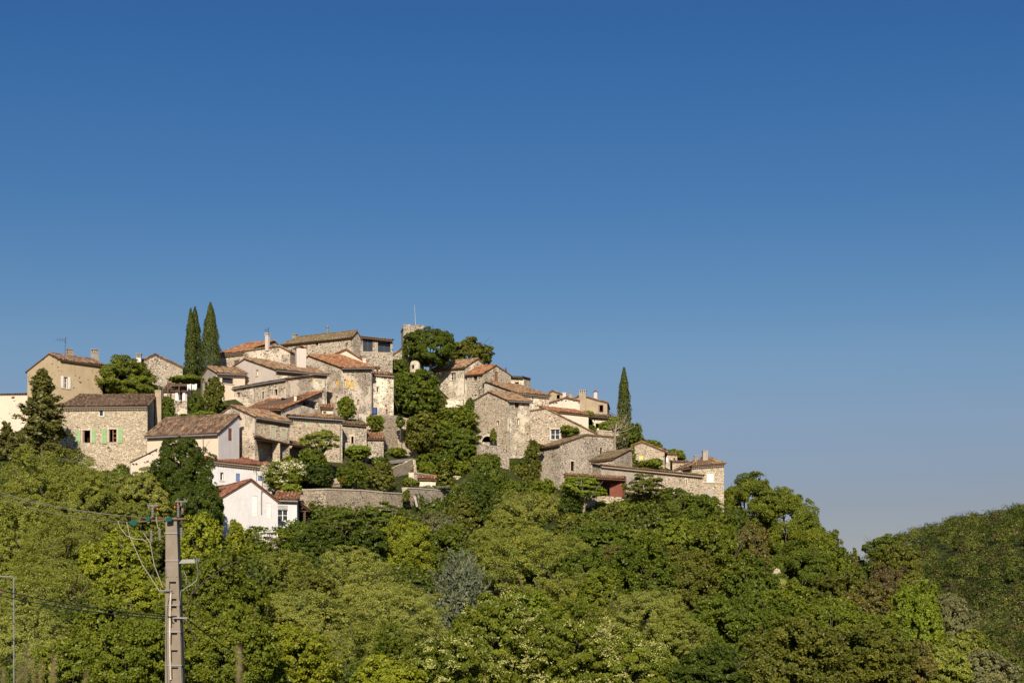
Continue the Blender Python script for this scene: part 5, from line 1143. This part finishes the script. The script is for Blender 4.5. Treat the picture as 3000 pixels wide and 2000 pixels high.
T('brownish shrub right of the notch', 'round', 2620, 1700, 120, 100, 148, (.13, .105, .045), name='shrub', cat='shrub')
T('bright tree below the grassy scar', 'leafy', 2320, 1790, 220, 160, 116, 'mid')
T('bright yellow-green tree in the lower right', 'leafy', 2700, 1810, 170, 210, 122, 'bright')
T('pale flowering tree right of the bright lower right tree', 'fluffy', 2790, 1830, 150, 180, 126, 'sage')
T('green tree between the grassy scar and the lower right', 'leafy', 2440, 1830, 200, 160, 110, 'mid')
T('big dark tree on the bottom edge right of the locusts', 'leafy', 2130, 1850, 270, 210, 100, 'green')
T('dark grey-green tree low in the right half', 'leafy', 2330, 1910, 290, 210, 92, 'dkol')
T('grey-green tree at the bottom, right of the dark one', 'leafy', 2540, 1930, 270, 200, 96, 'dkol')
T('brown scrub on the lower right slope', 'leafy', 2650, 1930, 190, 130, 102, 'brown', name='shrub', cat='shrub')
T('light green shrub at the bottom right', 'leafy', 2760, 1960, 190, 130, 106, 'olive', name='shrub', cat='shrub')
T('greyish wispy shrub in the bottom right corner', 'leafy', 2890, 1960, 200, 120, 116, 'sage', name='shrub', cat='shrub')
T('dark tree at the bottom under the grey-olive crown', 'leafy', 2090, 1960, 220, 130, 84, 'deep')
T('leafy tree between the low garden walls and the stone barn', 'leafy', 1505, 1448, 140, 90, 138, 'green')
T('yellow-green bush touching the left foot of the stone barn', 'leafy', 1590, 1436, 84, 70, 137, 'mid')
T('small olive tree at the right end of the shorter retaining wall', 'leafy', 1370, 1490, 110, 100, 134, 'dkol')
T('green crown in the hollow under the drain chute', 'leafy', 1300, 1600, 130, 130, 120, 'green')
T('mid green crown between the locusts and the round dark trees', 'leafy', 1770, 1730, 130, 130, 104, 'mid')
T('shady thicket under the bright tree at the barn-side slope', 'leafy', 1700, 1650, 150, 110, 112, 'green')
T('olive thicket behind the foot of the pole', 'leafy', 520, 1830, 170, 190, 74, 'mid')
T('olive thicket along the bottom edge left of the locusts', 'leafy', 1130, 1985, 200, 120, 70, 'yellow')
T('dense bush under the yellow-green tree left of the pole head', 'leafy', 290, 1830, 180, 150, 76, 'mid')
T('thicket below the leafy bush of the lowest white house', 'leafy', 690, 1740, 170, 150, 92, 'mid')
T('green bush on the right slope below the notch', 'leafy', 2570, 1860, 160, 130, 110, 'mid')
T('dark thicket in the lower middle of the right slope', 'leafy', 2230, 1800, 170, 150, 108, 'green')
T('olive bush in the gully right of the brown scrub', 'leafy', 2690, 1730, 130, 110, 138, 'dkol')
T('bush at the far bottom right on the slope edge', 'leafy', 2830, 1900, 150, 120, 120, 'olive')
T('green treetop peeking over the slope beside the flat-topped house', 'leafy', 2010, 1400, 60, 50, 160, 'mid')
tree('low green bushes along the driveway parapet', 'leafy', 1248, 1372, 70, 44, 147, 'mid', name='shrub', cat='shrub')
tree('small bush between the outhouse and the young conifer', 'leafy', 1225, 1352, 50, 34, 152, 'green', name='shrub', cat='shrub')
tree('leafy shrubs along the foot of the shorter retaining wall', 'leafy', 1340, 1455, 70, 50, 138, 'green', name='shrub', cat='shrub')
lt_ = thing('branching_tree', 'tree with pale forked limbs showing among the leaves right of the pole', 'tree', P(550, 2060, 66)); m = MB()
for pts, r0, r1 in (([(548, 2080), (546, 1990), (552, 1925), (575, 1905), (618, 1890), (655, 1872)],   .06, .025), ([(600, 1898), (618, 1860), (628, 1800)], .03, .01), ([(605, 1880), (640, 1865), (668, 1830)], .025, .01), ([(545, 1960), (535, 1830), (560, 1740), (600, 1700), (650, 1665), (715, 1632)], .055, .018), ([(560, 1740), (590, 1660), (612, 1630)], .025, .01), ([(650, 1665), (668, 1640), (672, 1612)], .02, .008), ([(612, 1690), (640, 1690), (672, 1684)], .018, .008), ([(548, 1850), (580, 1800), (590, 1770)], .02, .008)):
    m.tube([P(x, y, 66 - .4 * k) for k, (x, y) in enumerate(pts)], r0 * .75, 0, 6, r1 * .7)
m.build('limbs', ['bark'], lt_)
T('green bushy tree directly under the grey rendered wall', 'leafy', 1900, 1475, 120, 70, 125, 'green')
T('leafy tree on the bare shoulder under the slit windows', 'leafy', 1960, 1560, 150, 100, 122, 'mid')
T('small green tree between the carport and the slit windows', 'leafy', 1830, 1495, 110, 70, 125, 'mid')
T('leafy crown on the shoulder left of the carport trees', 'leafy', 1680, 1545, 130, 90, 124, 'dkol')
T('tree at the right foot of the slit-windowed wall', 'leafy', 2050, 1480, 90, 70, 130, 'green')
tree('grassy bush beside the top of the driveway', 'leafy', 1160, 1322, 60, 26, 153, 'mid', name='shrub', cat='shrub')
tree('wide low shrub left of the driveway parapet', 'leafy', 1108, 1352, 60, 40, 149, 'green', name='shrub', cat='shrub')
tree('leafy bush above the pale garden wall right of the conifer', 'leafy', 1345, 1370, 90, 60, 146, 'mid', name='shrub', cat='shrub')
tree('bush at the foot of the terrace wall under the arched opening', 'leafy', 1425, 1345, 90, 44, 145, 'dkol', name='shrub', cat='shrub')
tree('leafy tree at the foot of the tall gable downpipe', 'leafy', 1522, 1378, 100, 60, 145.5, 'green')
T('leafy tree filling the hollow under the slit-windowed wall', 'leafy', 1880, 1585, 130, 80, 119, 'mid')
T('green tree on the slope right under the carport pale wall', 'leafy', 1790, 1500, 90, 60, 124, 'dkol')
free_wall('pale terrace wall under the white-windowed house beside the big tree', [(1290, 1176, 168), (1322, 1170, 167), (1356, 1172, 166)], 1205, 'mixp', .6, name='terrace_wall')
for x_, y_, Y_ in ((1680, 1438, 141), (1715, 1440, 141), (1750, 1440, 140.5), (1700, 1430, 143), (1740, 1425, 142)): CTRL.append(tuple(PM(x_, y_, Y_)))
# outcrops
for lab, px, py, pw, ph, Y in (('pale bare rock face showing behind the leaves left of the pole', 365, 1790, 90, 60, 92), ('pink rock outcrop among the trees under the ruined wall', 1285, 1265, 70, 70, 156), ('small pale rock scar above the grassy slope', 2275, 1680, 26, 30, 140), ('rock outcrop beside the red rose bush', 985, 1415, 50, 26, 144)):
    c = PM(px, py, Y); w_, h_ = pw / FPX * c[1] / 2, ph / FPX * c[1] / 2; rg = np.random.default_rng(int(px)); m = MB(); nn, mm = 14, 9; g = {}
    for i in range(nn):
        for j in range(mm + 1):
            a = 6.2832 * i / nn; b = math.pi * j / mm - math.pi / 2; k = 1 + rg.uniform(-.16, .16)
            g[i, j] = c + V(math.cos(a) * math.cos(b) * w_ * k, math.sin(a) * math.cos(b) * w_ * .7 * k, math.sin(b) * h_ * k)
    for i in range(nn):
        for j in range(mm): m.poly([g[i, j], g[(i + 1) % nn, j], g[(i + 1) % nn, j + 1], g[i, j + 1]])
    tag(m.build('rock', ['rock']), lab, 'rock', 'bare rock outcrops'); CTRL.append((c[0], c[1] + .5, c[2] - h_ * .5))
m = MB(); a = PM(2275, 1690, 138); q = [PM(2262, 1700, 138), PM(2318, 1735, 134), PM(2300, 1700, 140), PM(2278, 1660, 142)]
rg = np.random.default_rng(4); n = 2500; s, t = rg.uniform(0, 1, n), rg.uniform(0, 1, n)
pts = (q[0] * (1 - s)[:, None] + q[1] * s[:, None]) * (1 - t)[:, None] + (q[3] * (1 - s)[:, None] + q[2] * s[:, None]) * t[:, None]
gd = bpy.data.objects.new('dry_grass', quads_mesh('dry_grass', leaf_quads(pts, np.tile([0, -1., .3], (n, 1)), .5, .12, rg, np.tile([.1, 0, 1.], (n, 1))), rg.uniform(.3, .8, n), 'leaf')); C.objects.link(gd); gd.color = (.30, .30, .10, 1)
tag(gd, 'pale dry grass on the small bare scar of the right slope', 'grass', kind='stuff')
for k in q: CTRL.append((k[0], k[1] + .3, k[2] - .25))

# ------------------------------------------------------------------ pole and wires
PY = 36.0
pl = thing('utility_pole', 'tall grey concrete utility pole with steps, crossarm and insulators', 'utility pole', P(510, 2000, PY) - V(0, 0, 8))
xb = lambda row, side: np.interp(row, [1515, 2000, 3200], [486, 488, 478] if side < 0 else [519, 535, 570])
m = MB()
def ring(row, x0, x1, y0, y1): return [V((x0 - 1500) / FPX * PY, PY + y0, zrow(row, PY)), V((x1 - 1500) / FPX * PY, PY + y0, zrow(row, PY)), V((x1 - 1500) / FPX * PY, PY + y1, zrow(row, PY)), V((x0 - 1500) / FPX * PY, PY + y1, zrow(row, PY))]
rows = [3100] + list(range(2035, 1680, -50)) + [1650, 1516]
for a, b in zip(rows, rows[1:]):
    m.hexa(ring(a, xb(a, -1), xb(a, 1), .02, .26), ring(b, xb(b, -1), xb(b, 1), .02, .26))
for a, b in ((3100, 1690),):          # two raised flanges and the rungs between them: the hollow face of the pole
    for s0, s1 in ((0, .28), (.80, 1)):
        x = lambda r_, s: xb(r_, -1) + (xb(r_, 1) - xb(r_, -1)) * s
        m.hexa(ring(a, x(a, s0), x(a, s1), -.06, .017), ring(b, x(b, s0), x(b, s1), -.06, .017))
for r0 in range(1700, 2040, 50):
    x = lambda r_, s: xb(r_, -1) + (xb(r_, 1) - xb(r_, -1)) * s
    m.hexa(ring(r0 + 3, x(r0, .281), x(r0, .799), -.057, .016), ring(r0 - 12, x(r0, .281), x(r0, .799), -.057, .016))
m.hexa(ring(1689, xb(1689, -1), xb(1689, 1), -.06, .018), ring(1516, xb(1516, -1), xb(1516, 1), -.05, .018))
m.build('shaft', ['concrete'], pl)
PP = lambda x, y, dy=0: P(x, y, PY + dy)
for r0 in (1562, 1642, 1772, 1850, 1948):
    m = MB(); m.hexa([p + V(0, 0, -.012) + V(0, -.075, 0) for p in ring(r0, xb(r0, -1) - 1, xb(r0, 1) + 1, 0, .35)], [p + V(0, 0, .012) + V(0, -.075, 0) for p in ring(r0, xb(r0, -1) - 1, xb(r0, 1) + 1, 0, .35)]); m.build('strap', ['metal'], pl)
m = MB()
m.hexa([PP(392, 1530, -.10), PP(545, 1520, -.10), PP(545, 1520, .0), PP(392, 1530, .0)], [PP(392, 1526, -.10), PP(545, 1515, -.10), PP(545, 1515, .0), PP(392, 1526, .0)])
m.tube([PP(420, 1517, .1), PP(545, 1519, .1)], .02, 0, 4); m.build('crossarm', ['wood'], pl)
def insul(x, y0, y1, dy, mat='metal', r=.030):
    m = MB(); n = 7
    for k in range(n):
        z = y0 + (y1 - y0) * (k + .5) / n; h = (y1 - y0) / n * .32; m.tube([PP(x, z - h, dy), PP(x, z + h, dy)], r, 0, 8)
    m.tube([PP(x, y0, dy), PP(x, y1, dy)], r * .45, 0, 6); m.build('insulator', [mat], pl)
insul(447, 1480, 1514, -.05); insul(522, 1478, 1514, -.05); insul(535, 1478, 1504, .1); insul(468, 1548, 1582, -.1); insul(443, 1553, 1586, -.1); insul(531, 1545, 1575, .02)
for x0, x1, y in ((432, 463, 1481), (513, 549, 1469)):
    m = MB(); m.tube([PP(x0, y, -.05), PP(x1, y, -.05)], .018, 0, 5); m.tube([PP(x0 + 5, y, -.05), PP(x0 + 10, y - 9, -.05)], .018, 0, 4); m.tube([PP(x1 - 5, y, -.05), PP(x1 - 9, y - 9, -.05)], .018, 0, 4); m.tube([PP((x0 + x1) / 2, y, -.05), PP((x0 + x1) / 2, y + 12, -.05)], .022, 0, 5)
    m.build('switch_arm', ['metal'], pl)
for x, y in ((461, 1489), (521, 1476), (512, 1484), (534, 1490)): m = MB(); m.tube([PP(x, y + 3, -.08), PP(x, y - 2, -.08)], .018, 0, 8); m.build('arrester_cap', ['orange'], pl)
for x, y in ((386, 1531), (396, 1532), (433, 1519), (491, 1521), (498, 1520)):
    m = MB(); 
    for k in range(3): m.tube([PP(x - 2 + 2 * k, y + 6, -.2), PP(x - 2 + 2 * k + .8, y - 6, -.2)], .034 - .004 * abs(k - 1), 0, 8)
    m.build('glass_insulator', ['greeng'], pl)
m = MB(); m.hexa([PP(508, 1811, -.12), PP(549, 1811, -.12), PP(549, 1811, .02), PP(508, 1811, .02)], [PP(508, 1807, -.12), PP(549, 1807, -.12), PP(549, 1807, .02), PP(508, 1807, .02)])
m.build('bracket', ['metal'], pl)
m = MB(); m.tube([PP(466, 1731, -.1), PP(505, 1729, -.1)], .025, 0, 5); m.build('bracket', ['metal'], pl)
m = MB(); m.hexa([PP(523, 1650, -.1), PP(572, 1648, -.1), PP(572, 1648, .1), PP(523, 1650, .1)], [PP(533, 1638, -.1), PP(570, 1637, -.1), PP(570, 1637, .1), PP(533, 1638, .1)])
for x in (566, 574, 582): m.tube([PP(x, 1645, -.05), PP(x + 3, 1633, -.05)], .015, 0, 4)
m.build('switch_box', ['metal'], pl)
def curve(a, b, sag, n=12): return [a + (b - a) * (k / n) - V(0, 0, sag * 4 * (k / n) * (1 - k / n)) for k in range(n + 1)]
for pts in ([(345, 1525), (352, 1545), (370, 1568), (395, 1578), (420, 1580), (432, 1590)], [(371, 1528), (380, 1570), (415, 1650), (470, 1735)], [(420, 1560), (440, 1590), (452, 1655), (477, 1720)], [(575, 1640), (580, 1675), (576, 1700), (560, 1712), (530, 1730), (526, 1770)], [(538, 1672), (546, 1690), (545, 1712)], [(484, 1660), (487, 1690)], [(457, 1515), (462, 1545), (470, 1550)], [(500, 1735), (492, 1760), (488, 1800), (486, 1900), (490, 2000)]):
    m = MB(); m.tube([PP(x, y, -.1) for x, y in pts], .009, 0, 5); m.build('jumper_cable', ['wire' if pts[0][0] < 480 else 'zinc'], pl)
m = MB(); m.tube([PP(500, 1990, -.09), PP(497, 1880, -.09), PP(499, 1760, -.09), PP(501, 1735, -.09)], .022, 0, 5); m.build('conduit', ['coping'], pl)
for lab, a, b, r_, mt in (('upper bare power wire running to the left edge', P(-60, 1421, 52), PP(433, 1517), .0065, 'wire'), ('second bare power wire just under the upper one', P(-60, 1426, 52.5), PP(400, 1513), .0065, 'wire'), ('lowest of the three bare power wires left of the pole', P(-60, 1443, 51), PP(390, 1530), .0065, 'wire'),
        ('upper thick black bundled cable left of the pole', P(-60, 1712, 44), PP(500, 1806, -.15), .013, 'rubber'), ('lower thick black bundled cable left of the pole', P(-60, 1730, 43), PP(505, 1813, -.15), .013, 'rubber'),
        ('black cable running down to the right from the pole', PP(548, 1812, -.1), P(760, 1945, 50), .013, 'rubber'), ('thin dark wire dropping right behind the pole head', PP(545, 1480), P(620, 1600, 44), .007, 'rubber')):
    m = MB(); m.tube(curve(a, b, .10 if r_ > .01 else .15, 16), r_, 0, 5); tag(m.build('power_line' if mt == 'wire' else 'cable', [mt]), lab, 'cable', 'wires and cables on the pole')
# lamp bracket at the left edge
lp = thing('street_lamp', 'thin grey lamp post with horizontal arm at the left edge', 'street lamp', P(41, 2100, 45)); m = MB(); m.tube([P(41, 2200, 45), P(40, 1694, 45), P(38, 1689, 45), P(-40, 1687, 45)], .02, 0, 6); m.build('post', ['zinc'], lp)
m = MB(); m.tube([P(-40, 1687, 45), P(-60, 1690, 45)], .12, 0, 8, .05); m.build('lamp_head', ['metal'], lp)
hs = thing('small_roof', 'corner of a small brown hood cut off by the left edge', 'hood', P(-4, 1745, 45)); m = MB(); m.hexa([P(-30, 1745, 45), P(8, 1745, 45), P(8, 1745, 46), P(-30, 1745, 46)], [P(-30, 1727, 45), P(-2, 1727, 45), P(-2, 1727, 46), P(-30, 1727, 46)]); m.build('wall', ['wframe'], hs)
m = MB(); m.hexa([P(-30, 1736, 44.8), P(11, 1736, 44.8), P(11, 1736, 46), P(-30, 1736, 46)], [P(-30, 1722, 44.8), P(0, 1722, 44.8), P(0, 1722, 46), P(-30, 1722, 46)]); m.build('roof', ['tile'], hs)

# ------------------------------------------------------------------ ground
CT = np.array(CTRL)
def base_z(x, y):
    z = np.interp(y, [-60, 0, 12, 38, 60, 90, 130, 170, 210, 245, 290, 400, 520], [0, -1.7, -2.2, -9, -12, -13, -9, 0, 19, 25, 8, -25, -25])
    side = np.interp(x / np.maximum(y, 30), [-.9, -.3, .05, .08, .11, .13, .17, .21, .32, .6], [-6, 0, 0, -4, -9, -15, -24, -33, -38, -44]); side = side * np.interp(y, [60, 150, 200, 300], [0, .5, 1, 1])
    z = z + np.interp(x / np.maximum(y, 30), [-.27, -.2], [1, 0]) * np.interp(y, [183, 206, 300], [0, -19, -8])
    pxx = 1500 + FPX * x / np.maximum(y, 30)
    crest = np.interp(pxx, [-2000, 1500, 2350, 2500, 2600, 2680, 2800, 2900, 3000, 3400, 5000], [1960, 1960, 1740, 1668, 1592, 1553, 1524, 1503, 1487, 1450, 1500])
    zc = (H0 - crest) / FPX * 950 - 3
    k = np.clip((y - 430) / 520, 0, 1); k = k * k * (3 - 2 * k) * .35 + k * .65
    back = np.clip((y - 950) / 900, 0, 1); zf = -25 + (zc + 25) * k; zf = zf * (1 - back) + (-30) * back
    zf += (7 * np.sin(x * .025 + 1 + y * .006) * np.sin(y * .017) + 3 * np.sin(x * .06 + y * .03)) * np.clip((y - 430) / 100, 0, 1) * (1 - k ** 6) * (1 - back)
    return np.where(y < 430, z + side * np.clip((430 - y) / 100, 0, 1) , zf)
def ground_z(x, y):
    x = np.atleast_1d(np.asarray(x, float)); y = np.atleast_1d(np.asarray(y, float)); z = base_z(x, y); w0 = 1 / (17. ** 2) ** 2.
    near = (y > 25) & (y < 330) & (np.abs(x) < 140); xi, yi = x[near], y[near]; o = np.zeros(len(xi))
    cb = base_z(CT[:, 0], CT[:, 1]); dz = CT[:, 2] - cb
    for s in range(0, len(xi), 4000):
        d2 = (xi[s:s + 4000, None] - CT[None, :, 0]) ** 2 + (yi[s:s + 4000, None] - CT[None, :, 1]) ** 2 + 2.2
        wgt = d2 ** -2.; o[s:s + 4000] = (wgt * dz).sum(1) / (wgt.sum(1) + w0)
    z[near] += o * np.clip((yi - 25) / 20, 0, 1); return z
xs_ = np.r_[-4000, -2500, -1500, -900, -500, -300, -200, -150, np.arange(-110, 110.1, 1.6), 150, 200, np.arange(250, 520, 14), 600, 900, 1500, 2500, 4000]
ys_ = np.r_[-60, -30, -10, 0, 6, 12, 20, 28, np.arange(34, 260.1, 1.6), 270, 285, 300, 330, 370, 410, np.arange(440, 980, 18), 1050, 1200, 1500, 2000, 3000, 5000, 9000]
X, Yg = np.meshgrid(xs_, ys_); Z = ground_z(X.ravel(), Yg.ravel())
me = bpy.data.meshes.new('ground'); nx, ny = len(xs_), len(ys_); idx = np.arange(nx * ny).reshape(ny, nx)
fc = np.stack([idx[:-1, :-1], idx[:-1, 1:], idx[1:, 1:], idx[1:, :-1]], -1).reshape(-1, 4)
me.from_pydata(np.c_[X.ravel(), Yg.ravel(), Z].tolist(), [], fc.tolist()); me.polygons.foreach_set('use_smooth', [True] * len(fc)); me.materials.append(M['soil'])
g_ = bpy.data.objects.new('ground', me); C.objects.link(g_); tag(g_, 'steep overgrown hillside the village stands on', 'ground', kind='structure')
# undergrowth over the near slopes
rg = np.random.default_rng(11)
n = 10500; yy = np.sqrt(rg.uniform(48 ** 2, 262 ** 2, n)); xx = rg.uniform(-.36, .36, n) * yy
ok = np.ones(n, bool)
for (A_, u_, v_, W_, D_) in FOOT:
    dx, dy = xx - A_[0], yy - A_[1]; a, b = dx * u_[0] + dy * u_[1], dx * v_[0] + dy * v_[1]; ok &= ~((a > -1.2) & (a < W_ + 1.2) & (b > -1.6) & (b < D_ + 1))
rpx = 1500 + FPX * xx / yy; rzz = ground_z(xx, yy); rpy = H0 - FPX * rzz / yy
ok &= ~((rpy < 1235) & (yy > 182)); ok &= ~((rpx < 640) & (yy > 180)); ok &= ~((rpx > 1110) & (rpx < 1240) & (rpy > 1325) & (rpy < 1400))
ok &= ~((rpx > 600) & (rpx < 2140) & (rpy < 1450) & (rg.uniform(0, 1, n) < .45))
xx, yy, zz = xx[ok], yy[ok], rzz[ok]; nc = len(xx); per = 115
rad = rg.uniform(.5, 1.15, nc) * np.where((rpy[ok] < 1470), .55, 1.25); ci = np.repeat(np.arange(nc), per); q = sphere(rg, nc * per); q[:, 2] = np.abs(q[:, 2])
lc = np.c_[xx, yy, zz][ci] + q * (rad[ci] * rg.uniform(.5, 1, nc * per))[:, None] * [1.1, 1.1, 1.0]; tt = np.clip(.35 + (rg.normal(size=nc) * .2)[ci] + rg.normal(size=nc * per) * .2, 0, 1)
ls = (.33 * (yy / 150) ** .8)[ci]
me = quads_mesh('undergrowth', leaf_quads(lc, q + [0, 0, .4], ls, .6, rg), tt, 'leaf')
ug = bpy.data.objects.new('undergrowth', me); C.objects.link(ug); ug.color = (.105, .130, .020, 1); tag(ug, 'dense green undergrowth filling the gaps between the trees', 'undergrowth', kind='stuff')
# wood on the far hill: one mass
n = 3000; yy = rg.uniform(440, 985, n); xx = yy * rg.uniform(.17, .36, n); zz = ground_z(xx, yy)
per = 240; rad = rg.uniform(1.6, 4.2, n) * rg.uniform(.8, 1.25, n); ci = np.repeat(np.arange(n), per); q = sphere(rg, n * per); q[:, 2] = np.abs(q[:, 2]) * 1.25 - .1
lump = 1 + .22 * np.sin(q[:, 0] * 5 + ci) * np.sin(q[:, 1] * 5 + ci * 1.7) + .15 * np.sin(q[:, 2] * 8 + ci)
lc = np.c_[xx, yy, zz + rad * .5][ci] + q * (rad[ci] * lump * rg.uniform(.8, 1.03, n * per))[:, None]
kind_t = rg.uniform(0, 1, n); tt = np.clip(rg.uniform(.1, .7, n)[ci] + rg.normal(size=n * per) * .15, 0, 1)
for nm, lo, hi, colr, lab in (('dark_wood', 0, .5, (.072, .094, .016), 'dark evergreen oaks covering the far hill on the right'), ('light_wood', .5, .86, (.150, .165, .032), 'lighter green trees mixed into the far hill wood'), ('brown_scrub', .86, 1.1, (.11, .085, .035), 'brownish bushes scattered through the far hill wood')):
    s_ = ((kind_t >= lo) & (kind_t < hi))[ci]; me = quads_mesh(nm, leaf_quads(lc[s_], q[s_] + [0, 0, .1], (.68 + 0 * tt)[s_], .7, rg, None, .5), tt[s_], 'leaf')
    fo = bpy.data.objects.new(nm, me); C.objects.link(fo); fo.color = colr + (1,); tag(fo, lab, 'wood', kind='stuff')
# blurred dry grass close to the camera
n = 9; rg2 = random.Random(4); m = MB()
for x, yt in ((80, 1895), (95, 1935), (55, 1960), (160, 1925), (150, 1975), (250, 1968), (10, 1965), (120, 1950), (700, 1900), (698, 1905)):
    Yc = rg2.uniform(2.6, 3.6); top = P(x, yt, Yc); b = P(x + rg2.uniform(-25, 25), 2300, Yc); m.tube([b, (top + b) / 2 + V(rg2.uniform(-.01, .01), 0, 0), top], .0008, 0, 4, .0005)
    for k in range(16):
        c = top + (b - top) * (k / 60); m.tube([c, c + V(rg2.uniform(-.006, .006), rg2.uniform(-.006, .006), .012)], .0009, 0, 3, .0004)
o = m.build('tall_grass', [plain('dry_grass_straw', (.20, .16, .08), .8)]); tag(o, 'blurred dry grass stalks close to the camera at lower left', 'grass', kind='stuff')
